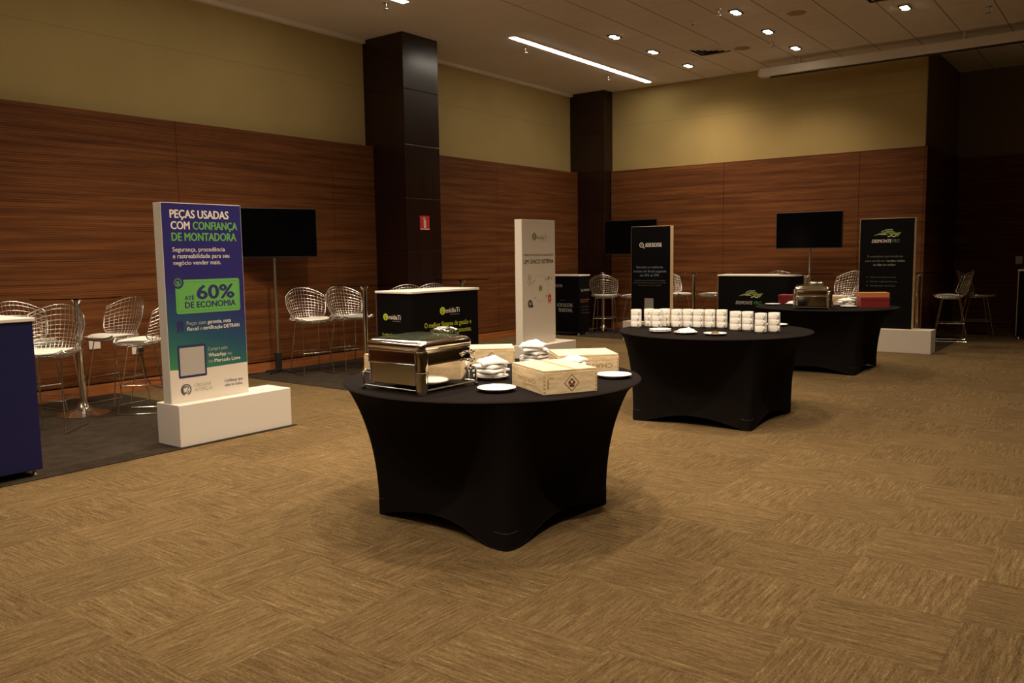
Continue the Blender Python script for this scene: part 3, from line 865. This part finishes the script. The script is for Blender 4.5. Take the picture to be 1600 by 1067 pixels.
st = [(-7.31, 3.19, (.664, -.747), 'wire stool partly cut off by the blue counter, turned away from the bar table'),
      (-8.26, 3.44, (.93, .10), 'wire stool against the wood wall, seen past the blue counter'),
      (-8.16, 4.20, (.25, -.97), 'wire stool by the wall sockets, seat turned to the bar table'),
      (-7.44, 4.12, (-.70, -.70), 'wire stool whose back is half hidden by the blue-green panel'),
      (-8.14, 6.64, (.955, -.29), 'wire stool standing next to the tv pole before the wood wall'),
      (-8.04, 7.18, (.97, -.22), 'wire stool between the tv-side stool and the glass table pole'),
      (-7.66, 7.76, (.5, -.87), 'wire stool whose back top rises over the short end of the green-slogan counter'),
      (-7.70, 8.22, (.25, -.97), 'wire stool whose back top rises over the long side of the green-slogan counter'),
      (-7.71, 12.93, (-.35, .94), 'wire stool seen from behind, next to the lettered corner counter'),
      (-7.20, 13.12, (-.97, -.22), 'wire stool partly hidden by the magnifier panel, on its corner side'),
      (-6.52, 13.35, (.97, -.25), 'wire stool emerging beside the pale edge of the magnifier panel'),
      (-5.90, 13.52, (-.98, -.2), 'wire stool half hidden behind the end of the car-logo counter'),
      (-4.74, 13.55, (.5, -.86), 'wire stool whose top arc shows above the car-logo counter'),
      (-3.77, 13.52, (-.45, -.9), 'wire stool behind the smaller chafing dish, below the wall tv'),
      (-3.50, 12.93, (-.9, -.4), 'wire stool squeezed against the car-logo panel, mostly hidden by it'),
      (-2.38, 14.35, (-.97, -.22), 'lone wire stool in the dark recess, its pale seat lit'),
      (-2.14, 15.12, (.95, .3), 'wire stool with a dark seat pad in shadow behind the lit lone stool')]
s0 = make_stool()
for i, (x, y, d, lb) in enumerate(st):
    z = 0.0 if i == 16 else MZ
    if i == 0: s0.location = (x, y, z); s0.rotation_euler = (0, 0, face(*d)); s0['label'] = lb
    else:
        r = dup(s0, (x, y, z), face(*d), lb)
        if i >= 10: r.scale = (1.04, 1.04, 1.045)
        if i == 16:                      # pad blackened to give it the recess's dim, shaded look
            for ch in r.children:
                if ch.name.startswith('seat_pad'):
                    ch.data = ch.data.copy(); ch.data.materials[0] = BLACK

def tv(px, py, z0, ang, wd, ht, dep, lab_tv, lab_st):
    """screen faces local -y; px,py = foot of the stand"""
    t = thing('tv_stand', lab_st, 'tv stand', (px, py, MZ), ang)
    zc = z0+ht/2-MZ
    b = MB(); b.tube([(0, 0, .05), (0, 0, zc)], .018, STEEL, 16); b.build('pole', t)
    b = MB()
    for sx in (-1, 1):
        b.tube([(0, 0, .035), (sx*.08, -.09, .02), (sx*.15, -.15, .012)], .011, BLACK, 8); b.tube([(0, 0, .035), (sx*.08, .07, .02), (sx*.13, .11, .012)], .011, BLACK, 8)
    b.build('foot_frame', t)
    b = MB(); b.box((-.035, -.035, .03), (.035, .035, .25), BLACK); b.build('socket_box', t, bevel=.004)
    b = MB(); b.box((-.10, -dep+.045, zc-.08), (.10, .02, zc+.08), BLACK); b.build('bracket', t, bevel=.004)
    o = thing('television', lab_tv, 'television', (px, py, z0), ang)
    y0 = -dep
    b = MB(); b.box((-wd/2, y0, 0), (wd/2, y0+.03, ht), BLACK); b.build('casing', o, bevel=.005)
    b = MB(); b.box((-wd/2+.010, y0-.0012, .016), (wd/2-.010, y0-.0002, ht-.010), SCREEN); b.build('screen', o)
    b = MB(); b.box((-wd*.3, y0+.03, ht*.12), (wd*.3, y0+.043, ht*.7), BLACK); b.build('rear_cover', o, bevel=.006)
tv(-8.575, 6.47, 1.43, math.atan2(.934, .358), 1.04, .60, .10, 'switched-off black tv beside the blue-green panel on the wood wall', 'slim pole stand carrying the tv beside the blue-green panel')
tv(-7.53, 13.62, 1.405, 0, 1.07, .62, .10, 'switched-off black tv in the room corner, behind the magnifier panel', 'pole stand of the corner tv, hidden behind counter and panel')
tv(-4.27, 13.48, 1.46, 0, 1.035, .575, .10, 'switched-off black tv above the car-logo counter on the back wall side', 'slim pole stand carrying the tv above the car-logo counter')

# wall plates, cables, sign
def plate(name, label, y0, y1, z0, z1, socket):
    t = thing(name, label, 'wall socket', (XW, (y0+y1)/2, (z0+z1)/2))
    h, k = (y1-y0)/2, (z1-z0)/2
    b = MB(); b.box((.0005, -h, -k), (.010, h, k), OFFW); b.build('plate', t, bevel=.003)
    if socket:
        b = MB(); b.box((.010, -.005, -.03), (.045, .055, .02), BLACK); b.build('plug', t, bevel=.004)
plate('blank_wall_plate', 'cream blank plate on the wood wall between the two wire stools', 4.24, 4.36, .50, .59, False)
plate('wall_socket', 'cream wall socket with a black plug behind the wire stools', 4.70, 4.82, .40, .50, True)
def cable(pts, label, r=.006):
    sm = []
    P = [Vector(p) for p in pts]
    for i in range(len(P)-1):
        a, b_, c_, d_ = P[max(0, i-1)], P[i], P[i+1], P[min(len(P)-1, i+2)]
        for k in range(6):
            f = k/6
            sm.append(.5*((2*b_)+(-a+c_)*f+(2*a-5*b_+4*c_-d_)*f*f+(-a+3*b_-3*c_+d_)*f**3))
    sm.append(P[-1])
    b = MB(); b.tube(sm, r, BLACK, 7)
    return tag(b.build('power_cable'), label, 'cable')
cable([(XW+.05, 4.79, .42), (XW+.06, 4.80, .25), (XW+.05, 4.84, .10), (XW+.06, 4.95, .012), (XW+.10, 5.3, .0125), (XW+.07, 5.7, .012), (XW+.10, 6.05, .018), (XW+.10, 6.25, .018)], 'black power cable hanging from the wall socket and along the baseboard')
cable([(-8.42, 6.62, .013), (-8.46, 6.95, .013), (-8.36, 7.25, .013), (-8.45, 7.6, .013)], 'loose black cable on the grey carpet beneath the stools by the tv')

t = thing('fire_extinguisher_sign', 'red fire extinguisher sign with a white pictogram on the dark column', 'sign', (-8.17, 8.755, 1.892))
b = MB(); b.box((.0005, -.098, -.098), (.004, .098, .098), INK['red']); b.build('plate', t)
F = Face((.004, -.098, .098), (0, 1, 0), (1, 0, 0), .196, .196)
b = MB(); F.rrect(b, .075, .055, .12, .170, .010, INK['white'], .0008); F.rect(b, .092, .038, .104, .056, INK['white'], .0008)
F.stroke(b, [(.05, -.052), (.070, -.036), (.108, -.030)], .010, INK['white'], .0009, 0, 0)
F.rect(b, .004, .180, .192, .192, INK['white'], .0008); b.build('pictogram', t)
t = thing('wall_switch', 'dim grey switch plate high on the unlit recess wall', 'switch', (-1.72, YN-.07, 1.22))
b = MB(); b.box((-.05, -.010, -.065), (.05, -.0005, .065), OFFW); b.build('plate', t, bevel=.003)
b = MB(); b.box((-.02, -.015, -.03), (.02, -.010, .03), WHITE); b.build('rocker', t, bevel=.002)

# ================================================================== ROUND TABLES
TT = .755
def round_table(cx, cy, rot, side, label, cor=(1, 1, 1, 1)):
    t = thing('buffet_table', label, 'table', (cx, cy, 0), rot, 'round buffet tables under black stretch covers')
    R0 = .82; n = 192; m = 28; hs = side/2
    def sq(a):
        ca, sa = abs(math.cos(a)), abs(math.sin(a)); p = 24.0
        r = hs/((ca**p+sa**p)**(1/p))
        for k in range(4):
            d = (a-(PI/4+k*PI/2)+PI) % (2*PI)-PI
            r *= 1+(cor[k]-1)*math.exp(-(d/.33)**2)
        return r
    def surf(a, s, out=0.0):
        q = sq(a); corner = min(1.0, max(0.0, (q/hs-1)/.36))
        e = (1-s)**2.2*(1-.35*s)*corner + (1-s)**3.3*(1-corner)
        r = q + (R0-q)*e - .035*math.sin(PI*s)*(1-corner)*s + out
        z = (TT-.006) - (TT-.006-.002-(.075*(1-corner)**1.1))*s
        return (r*math.cos(a), r*math.sin(a), z)
    vs = [surf(2*PI*k/n, j/m) for j in range(m+1) for k in range(n)]; fs = []
    for j in range(m):
        for k in range(n):
            l = (k+1) % n
            fs.append((j*n+k, j*n+l, (j+1)*n+l, (j+1)*n+k))
    b = MB(); b.add(vs, fs, CLOTH, True)
    b.tube([Vector(vs[m*n+k]) + Vector((0, 0, .003)) for k in range(n)], .0035, CLOTH, 6, True)
    o = b.build('cover_skirt', t)
    b = MB(); b.lathe([(R0-.004, TT-.012), (R0+.002, TT-.007), (R0-.002, TT-.002), (R0-.012, TT), (0, TT)], CLOTH, 120); b.build('cover_top', t)
    for k in range(4):
        a = PI/4+k*PI/2; p = MB(); W = 11
        g = [surf(a-.085+.17*i/(W-1), sv, .0015) for sv in (.885, .92, .96, 1.0) for i in range(W)]
        p.add(g, [(r_*W+i, r_*W+i+1, (r_+1)*W+i+1, (r_+1)*W+i) for r_ in range(3) for i in range(W-1)], CLOTH, True)
        p.tube(g[:W], .0015, SEAMC, 5)
        p.build('foot_pocket', t)
    return t
round_table(-2.88, 3.61, math.radians(-1.8), .95, 'black-draped round table set with wine boxes and the large chafing dish', (.985, 1, .99, 1.085))
round_table(-2.97, 6.82, math.radians(2.8), 1.0, 'black-draped round table carrying the long row of stacked cups', (1.07, 1, 1.07, 1.0))
round_table(-3.08, 10.36, 0.0, .985, 'black-draped round table with red boxes and the smaller chafing dish')

# ---- plates, napkins, cups
def plate_prof(r):
    return [(0, .004), (r*.56, .004), (r*.60, 0.0), (r*.63, .0), (r*.72, .006), (r*.97, .017), (r, .0195), (r*.985, .0215), (r*.93, .0195), (r*.68, .0095), (r*.58, .007), (0, .007)]
PLATES = {}
def put_plate(x, y, z, r, label, group='white porcelain plates'):
    if r not in PLATES:
        b = MB(); b.lathe(plate_prof(r), PORC, 48); o = b.build('plate'); PLATES[r] = o
    else:
        o = PLATES[r].copy(); COL.objects.link(o)
    o.location = (x, y, z)
    return tag(o, label, 'plate', group)

def napkin(x, y, z, ang, size, droop, label, group, seed, peak=0.0):
    rnd = random.Random(seed)
    ph = [rnd.uniform(0, 6.28) for _ in range(8)]
    N = 18; vs = []; h = size/2
    sk = rnd.uniform(-.10, .10)
    for side in (0, 1):
        for i in range(N+1):
            for j in range(N+1):
                u = -1+2*i/N; v = -1+2*j/N
                # folded square, edges slightly wavy
                px = h*(u*(1+.06*math.sin(2.3*v+ph[0])) + sk*v); py = h*(v*(1+.06*math.sin(2.1*u+ph[1])))
                rr = math.hypot(px, py)/h; edge = max(abs(u), abs(v))
                base = -droop*max(0, rr-.55)**1.5
                wav = .5+.5*math.sin(3.2*u+2.1*v+ph[2])*math.sin(2.7*v-1.4*u+ph[3])
                th = .0100+.0070*wav + .0035*abs(math.sin(2.6*u+1.3*v+ph[4])) - .003*abs(math.sin(3.1*v-1.7*u+ph[5]))
                tap = 1 if edge < .88 else max(.62, (1-edge)/.12*.38+.62)
                pk = peak*(.75*math.exp(-((u-.25)**2/.10+(v+.1)**2/.45)) + .45*math.exp(-((u+.35)**2/.25+(v-.3)**2/.12)))*(1-edge**4)
                vs.append((px, py, base+(max(.003, th*tap)+pk if side else 0)))
    fs = []; K = (N+1)*(N+1)
    for i in range(N):
        for j in range(N):
            a, b_, c2, d2 = i*(N+1)+j, (i+1)*(N+1)+j, (i+1)*(N+1)+j+1, i*(N+1)+j+1
            fs.append((a, d2, c2, b_)); fs.append((K+a, K+b_, K+c2, K+d2))
    ring = [(i, 0) for i in range(N)] + [(N, j) for j in range(N)] + [(i, N) for i in range(N, 0, -1)] + [(0, j) for j in range(N, 0, -1)]
    for (i, j), (k, l) in zip(ring, ring[1:]+ring[:1]):
        a = i*(N+1)+j; b_ = k*(N+1)+l; fs.append((a, b_, K+b_, K+a))
    b = MB(); b.add(vs, fs, LINEN, True)
    o = b.build('napkin'); o.location = (x, y, z); o.rotation_euler = (0, 0, ang)
    return tag(o, label, 'napkin', group)

def pile(x, y, z, n, size, where, seed, r=.096, gap=.0232, peak=.030):
    put_plate(x, y, z, r, 'white plate under the napkin pile '+where)
    rnd = random.Random(seed)
    zz = z+.0235
    for i in range(n):
        top = i == n-1
        nm = 'topmost crumpled' if top else ('lowest folded' if i == 0 else ORD[i]+' lowest folded')
        napkin(x+rnd.uniform(-.012, .012), y+rnd.uniform(-.012, .012), zz, rnd.uniform(0, 1.57), size*rnd.uniform(.92, 1.05), .012*i/max(1, n), nm+' white napkin of the pile '+where, 'napkins piled '+where, seed*10+i, peak if top else 0)
        zz += gap
# table one
pile(-2.83, 3.535, TT, 4, .150, 'beside the large chafing dish', 3)
pile(-2.985, 4.165, TT, 5, .150, 'between the two rear wine boxes', 5)
pile(-2.478, 3.828, TT, 4, .118, 'behind the front wine box', 8, r=.088, gap=.0232, peak=.02)
put_plate(-2.549, 3.225, TT, .098, 'empty white plate at the table edge in front of the napkin pile')
put_plate(-2.285, 3.925, TT, .096, 'empty white plate beside the front wine box, near the table rim')

# wine boxes
def wine_box(name, label, corner, ang, lx, ly, h, deco):
    """corner = near corner on the table; local x along the long face, local y away"""
    t = thing(name, label, 'wooden box', (corner[0], corner[1], TT), ang, 'pale wooden wine boxes')
    b = MB(); b.box((0, 0, 0), (lx, ly, h-.011), PINE); b.build('box_body', t, bevel=.0015)
    b = MB()
    b.box((.004, .004, h-.011), (lx-.004, ly-.004, h-.009), PINED)
    b.box((.002, .002, h-.009), (lx-.002, ly-.002, h), PINE)
    b.build('lid', t, bevel=.0015)
    b = MB()
    for x in (0, lx):
        for k in range(5):
            z = .008+k*(h-.025)/5; b.box((x-.010 if x else -.0006, -.0006, z), (x+.0006 if x else .010, .0, z+(h-.025)/10), PINED)
    b.build('finger_joint', t)
    Fr = Face((0, 0, h-.011), (1, 0, 0), (0, -1, 0), lx, h-.011)
    Le = Face((0, ly, h-.011), (0, -1, 0), (-1, 0, 0), ly, h-.011)
    b = MB(); deco(b, Fr, Le, lx, ly, h); b.build('branded_mark', t)
    return t
def diamond(b, F, u, v, r):
    pts = [(0, r), (r, 0), (0, -r), (-r, 0), (0, r)]
    F.stroke(b, pts, .0028, BURN, .0008, u, v)
    F.disc(b, u, v-.10*r, .30*r, BURN, .0008, .36*r, 20); F.disc(b, u, v-.10*r, .15*r, PINE, .0011, .2*r, 14)
    for sx in (-1, 1):
        F.poly(b, [(sx*.28*r, -.22*r), (sx*.50*r, .06*r), (sx*.38*r, .28*r), (sx*.24*r, .06*r)] if sx > 0 else [(sx*.24*r, .06*r), (sx*.38*r, .28*r), (sx*.50*r, .06*r), (sx*.28*r, -.22*r)], u, v, BURN, .0009)
        F.disc(b, u+sx*.22*r, v+.36*r, .13*r, BURN, .0009, n=10)
    F.rect(b, u-.18*r, v+.30*r, u+.18*r, v+.52*r, BURN, .0009)
    F.poly(b, [(-.2*r, .42*r), (-.1*r, .58*r), (0, .46*r), (.1*r, .58*r), (.2*r, .42*r), (.14*r, .34*r), (-.14*r, .34*r)], u, v, BURN, .001)
def deco_c(b, Fr, Le, lx, ly, h):
    diamond(b, Fr, lx*.52, h*.47, .040)
    Fr.text(b, '2001', .018, .052, .030, .009, BURNF, 0, .0008, flip=True); Fr.rect(b, .020, .034, .028, .075, BURNF, .0006)
    Le.text(b, 'CHATEAU', ly*.20, ly*.76, h*.55, .022, BURNF, .004, .0008, flip=True)
    Le.text(b, 'Grand Cru', ly*.36, ly*.66, h*.72, .012, BURNF, .004, .0008, flip=True)
def deco_d(b, Fr, Le, lx, ly, h):
    Fr.text(b, 'CHATEAU', lx*.28, lx*.90, h*.62, .024, BURNF, .006, .0008, flip=True)
    Fr.text(b, 'Grand Cru Classé', lx*.34, lx*.84, h*.28, .010, BURNF, .0, .0008, flip=True)
    Le.text(b, '2001', ly*.3, ly*.6, h*.5, .014, BURNF, 0, .0008)
def deco_b(b, Fr, Le, lx, ly, h): diamond(b, Fr, lx*.56, h*.48, .036)
def deco_l(b, Fr, Le, lx, ly, h): Fr.text(b, 'DOMAINE', lx*.45, lx*.9, h*.6, .018, BURNF, .004, .0008)
# front box: near corner (-2.274,3.241), its emblem face runs to (-2.128,3.497)
aC = math.atan2(3.497-3.241, -2.128+2.274)
bx = wine_box('wine_box', 'pale wooden wine box with a burnt diamond emblem, foremost on the table', (-2.276, 3.243), aC, .292, .385, .117, deco_c)
s2 = MB(); s2.box((.150, .004, .1168), (.185, .381, .1176), SLOT); s2.build('lid_slot', bx)
aD = math.atan2(4.11-3.865, -2.35+2.60)
wine_box('wine_box', 'pale wooden wine box with upside-down lettering, behind the empty plate', (-2.615, 3.868), aD, .352, .315, .106, deco_d)
aB = math.atan2(4.11-3.902, -3.09+3.333)
wine_box('wine_box', 'pale wooden wine box with diamond emblem, directly behind the large chafing dish', (-3.345, 3.895), aB, .325, .25, .098, deco_b)
wine_box('wine_box', 'pale wooden wine box of which one end peeks out behind the large chafing dish', (-3.64, 3.352), math.radians(-4), .40, .24, .105, deco_l)

# chafing dishes
def rsq(hx, hy, r, n=8):
    pts = []
    for cx, cy, a0 in ((hx-r, hy-r, 0), (-hx+r, hy-r, 90), (-hx+r, -hy+r, 180), (hx-r, -hy+r, 270)):
        for k in range(n+1):
            a = math.radians(a0+90*k/n); pts.append((cx+r*math.cos(a), cy+r*math.sin(a)))
    return pts
def loft(mb, rings, m, cap0=True, cap1=True):
    n = len(rings[0][0]); vs = []; fs = []
    for pts, z in rings: vs += [(x, y, z) for x, y in pts]
    for i in range(len(rings)-1):
        for k in range(n): fs.append((i*n+k, i*n+(k+1) % n, (i+1)*n+(k+1) % n, (i+1)*n+k))
    if cap0: fs.append(tuple(range(n-1, -1, -1)))
    if cap1: fs.append(tuple((len(rings)-1)*n+k for k in range(n)))
    mb.add(vs, fs, m, True)
def chafing(label, cx, cy, rz, hx, hy):
    t = thing('chafing_dish', label, 'chafing dish', (cx, cy, TT), rz, 'stainless steel chafing dishes')
    b = MB(); r = .038
    loft(b, [(rsq(hx-.02, hy-.02, r), .036), (rsq(hx-.004, hy-.004, r), .042), (rsq(hx-.004, hy-.004, r), .140), (rsq(hx+.002, hy+.002, r), .1445)], MIRROR)
    b.build('water_pan', t)
    b = MB()
    loft(b, [(rsq(hx+.002, hy+.002, r), .1455), (rsq(hx, hy, r), .149), (rsq(hx, hy, r), .205), (rsq(hx+.004, hy+.004, r), .208), (rsq(hx+.004, hy+.004, r), .214), (rsq(hx, hy, r), .2165)], MIRROR)
    b.build('food_pan', t)
    b = MB()
    loft(b, [(rsq(hx, hy, r), .2172), (rsq(hx+.003, hy+.003, r), .220), (rsq(hx+.003, hy+.003, r), .236), (rsq(hx, hy, r), .246), (rsq(hx-.007, hy-.007, r), .255), (rsq(hx-.018, hy-.018, r), .261), (rsq(hx-.030, hy-.030, r*.9), .263), (rsq(hx-.034, hy-.034, r*.9), .263)], MIRROR)
    lid = b.build('lid', t)
    b = MB(); loft(b, [(rsq(hx-.036, hy-.036, r*.9), .2632), (rsq(hx-.036, hy-.036, r*.9), .265), (rsq(hx-.07, hy-.07, r*.7), .272), (rsq(hx-.11, hy-.11, r*.5), .277), (rsq(hx-.15, hy-.15, r*.3), .279)], DARKG)
    b.build('glass_window', lid)
    b = MB(); b.tube([(-.03, hy-.03, .260), (-.03, hy-.045, .288), (-.01, hy-.05, .294), (.10, hy-.05, .294), (.12, hy-.045, .288), (.12, hy-.03, .260)], .011, CHROME, 12)
    b.tube([(-.02, hy-.085, .281), (.045, hy-.10, .291), (.11, hy-.085, .281)], [.006, .012, .006], CHROME, 10)
    b.build('lid_handle', lid)
    # round corner posts at the near corner and its opposite
    for sx, sy in ((1, -1), (-1, 1)):
        b = MB(); b.lathe([(.021, 0), (.025, .002), (.025, .016), (.031, .018), (.031, .098), (.036, .100), (.036, .110), (.032, .112), (.032, .207), (.028, .214), (0, .215)], MIRROR, 28, rotz(0, (sx*(hx-.006), sy*(hy-.006), 0)))
        b.build('corner_post', t)
    for sx, sy in ((-1, -1), (1, 1)):
        b = MB(); x, y = sx*(hx+.008), sy*(hy+.008)
        kx, ky = -sx, -sy
        b.tube([(x, y-sy*.05, .090), (x, y-sy*.02, .098), (x, y, .085), (x, y, .008)], .0065, CHROME, 10)
        b.tube([(x, y, .022), (x+kx*(2*hx-.02), y, .020)], .0048, CHROME, 10)
        b.tube([(x, y, .022), (x, y+ky*(2*hy-.02), .020)], .0048, CHROME, 10)
        b.lathe([(.010, 0), (.011, .002), (.011, .014), (.006, .018)], BLACK, 12, rotz(0, (x, y, 0)))
        b.build('wire_leg', t)
    b = MB()
    for z in (.145, .185):
        b.tube([(hx-.002, hy-.075, z), (hx+.026, hy-.068, z-.004), (hx+.030, hy-.045, z-.012), (hx+.026, hy-.022, z-.004), (hx-.002, hy-.015, z)], .006, CHROME, 8)
    b.build('side_handle', t)
    return t
chafing('large polished chafing dish with a dark glass lid among the wine boxes', -2.966, 3.117, 0.0, .196, .196)
chafing('steel chafing dish standing between the two dark red boxes on the rear table', -3.10, 9.90, math.radians(18), .19, .19)

# cups in stacks of three
CK = 1.07
def make_cup():
    t = thing('stacking_cup', '', 'cup', group='white stacking cups on the middle table')
    b = MB(); b.lathe([(0, .002), (.027, .002), (.029, 0), (.032, 0), (.034, .004), (.0385, .0115), (.0440, .0132), (.0450, .017), (.0450, .0585), (.0444, .0602), (.0428, .0604), (.0415, .058), (.0412, .024), (.034, .014), (.0, .010)], PORC, 36, Matrix.Scale(CK, 4))
    b.build('bowl', t)
    b = MB(); b.tube([(.0440, 0, .050), (.056, 0, .050), (.063, 0, .043), (.061, 0, .032), (.053, 0, .026), (.0440, 0, .028)], .0045, PORC, 8, False, Matrix.Scale(CK, 4)); b.build('handle', t)
    return t
cups = [(-3.655, 6.675), (-3.575, 6.775), (-3.502, 6.765+.012), (-3.42, 6.80), (-3.335, 6.84), (-3.248, 6.885), (-3.150, 6.89), (-3.06, 6.928), (-2.955, 6.95), (-2.775, 6.815), (-2.675, 6.835), (-2.512, 6.705), (-2.435, 6.80)]
# keep neighbours apart
FWD = Vector((-.605, .797))
for i in range(1, len(cups)):            # neighbours just touch: step forward or back along the row's depth
    base = Vector(cups[i])
    for t_ in sorted((k*.004 for k in range(-40, 41)), key=abs):
        q = base+FWD*t_
        if all((q-Vector(c)).length >= .0978 for c in cups[:i]):
            cups[i] = tuple(q); break
cup0 = make_cup(); first = True
for i, (x, y) in enumerate(cups):
    for k, nm in enumerate(('bottom', 'middle', 'topmost')):
        lb = '%s cup of the %s white cup stack counted from the three-plates end of the row' % (nm, ORD[i])
        lb = '%s cup in the %s white stack from the corner-counter end of the cup row' % (nm, ORD[i])
        rz = math.radians((-66 if i == 1 else -40)+random.uniform(-8, 8))
        if first: cup0.location = (x, y, TT); cup0.rotation_euler = (0, 0, rz); cup0['label'] = lb; first = False
        else: dup(cup0, (x, y, TT+.0480*CK*k), rz, lb)
put_plate(-3.255, 6.365, TT, .092, 'lower white plate of the pair before the cup row')
put_plate(-3.255, 6.365, TT+.0125, .0921, 'upper white plate of the pair before the cup row')
put_plate(-3.02, 6.355, TT, .098, 'white plate holding a napkin and biscuit crumbs before the cup row')
napkin(-3.01, 6.365, TT+.0235, .5, .13, .004, 'white napkin lying on the crumb plate before the cup row', 'single napkins', 77, .022)
put_plate(-2.765, 6.37, TT, .092, 'white plate heaped with brown leftovers before the cup row')
CRUMB = mat('brown_leftovers', (.16, .075, .025), .8)
b = MB(); rnd = random.Random(4)
for k in range(26):
    a = rnd.uniform(0, 6.28); r = rnd.uniform(0, .045); s = rnd.uniform(.006, .012)
    mx = Matrix.Translation((r*math.cos(a), r*math.sin(a), s*.7+.012*(1-r/.045))) @ Matrix.Rotation(rnd.uniform(0, 3), 4, 'Z') @ Matrix.Diagonal((1.4, .9, .7, 1))
    b.lathe([(0, -s), (s*.7, -s*.7), (s, 0), (s*.7, s*.7), (0, s)], CRUMB, 8, mx)
o = b.build('food_leftovers'); o.location = (-2.765, 6.37, TT+.008); tag(o, 'brown crumbly leftovers heaped on the plate before the cup row', 'food', kind='stuff')
b = MB(); rnd = random.Random(9)
for k in range(7):
    a = rnd.uniform(0, 6.28); r = rnd.uniform(0, .02); s = rnd.uniform(.005, .009)
    b.lathe([(0, -s), (s*.7, -s*.7), (s, 0), (s*.7, s*.7), (0, s)], CRUMB, 8, Matrix.Translation((r*math.cos(a), r*math.sin(a), s)))
o = b.build('biscuit_crumbs'); o.location = (-3.075, 6.295, TT+.012); tag(o, 'brown biscuit crumbs on the napkin plate before the cup row', 'food', kind='stuff')
put_plate(-2.63, 7.41, TT, .096, 'lone white plate behind the end of the cup row')

# table three
def card_box(name, label, corner, ang, lx, ly, h, m):
    t = thing(name, label, 'box', (corner[0], corner[1], TT), ang)
    b = MB(); b.box((0, 0, 0), (lx, ly, h*.72), m); b.build('box_body', t, bevel=.002)
    b = MB(); b.box((-.003, -.003, h*.72), (lx+.003, ly+.003, h), m); b.build('lid', t, bevel=.003)
    return t
card_box('gift_box', 'dark red box behind the single plate, beside the smaller chafing dish', (-3.74, 10.57), .05, .30, .24, .115, REDC)
card_box('gift_box', 'dark red box at the table rim in front of the orange box', (-2.640, 10.225), math.atan2(.136, .29), .315, .22, .125, REDC)
card_box('gift_box', 'orange box standing behind the dark red box before the car-logo panel', (-2.735, 10.545), math.atan2(.136, .29), .33, .20, .16, ORANGEC)
card_box('small_wooden_box', 'small brown box behind the smaller chafing dish', (-3.10, 10.66), .1, .16, .14, .11, PINE)
put_plate(-3.70, 10.27, TT, .095, 'empty white plate in front of the dark red box by the dish')
put_plate(-3.50, 10.42, TT, .0901, 'white plate with a napkin next to the smaller chafing dish')
napkin(-3.50, 10.42, TT+.0235, .3, .12, .004, 'white napkin on the plate next to the smaller chafing dish', 'single napkins', 31, .03)
put_plate(-2.775, 10.215, TT, .094, 'empty white plate at the rim between napkins and dark red box')
pile(-2.875, 10.47, TT, 3, .15, 'between the smaller chafing dish and orange box', 12, r=.0962, peak=.02)
t = thing('sauce_bowl', 'small dark bowl with a spoon beside the smaller chafing dish', 'bowl', (-3.03, 10.30, TT))
b = MB(); b.lathe([(0, .003), (.03, .003), (.032, 0), (.036, 0), (.052, .025), (.056, .055), (.053, .055), (.046, .025), (.0, .012)], BLACK, 24); b.build('bowl_body', t)
b = MB(); b.tube([(.01, 0, .02), (.05, -.02, .06), (.085, -.035, .085)], .004, STEEL, 8); b.build('spoon', t)
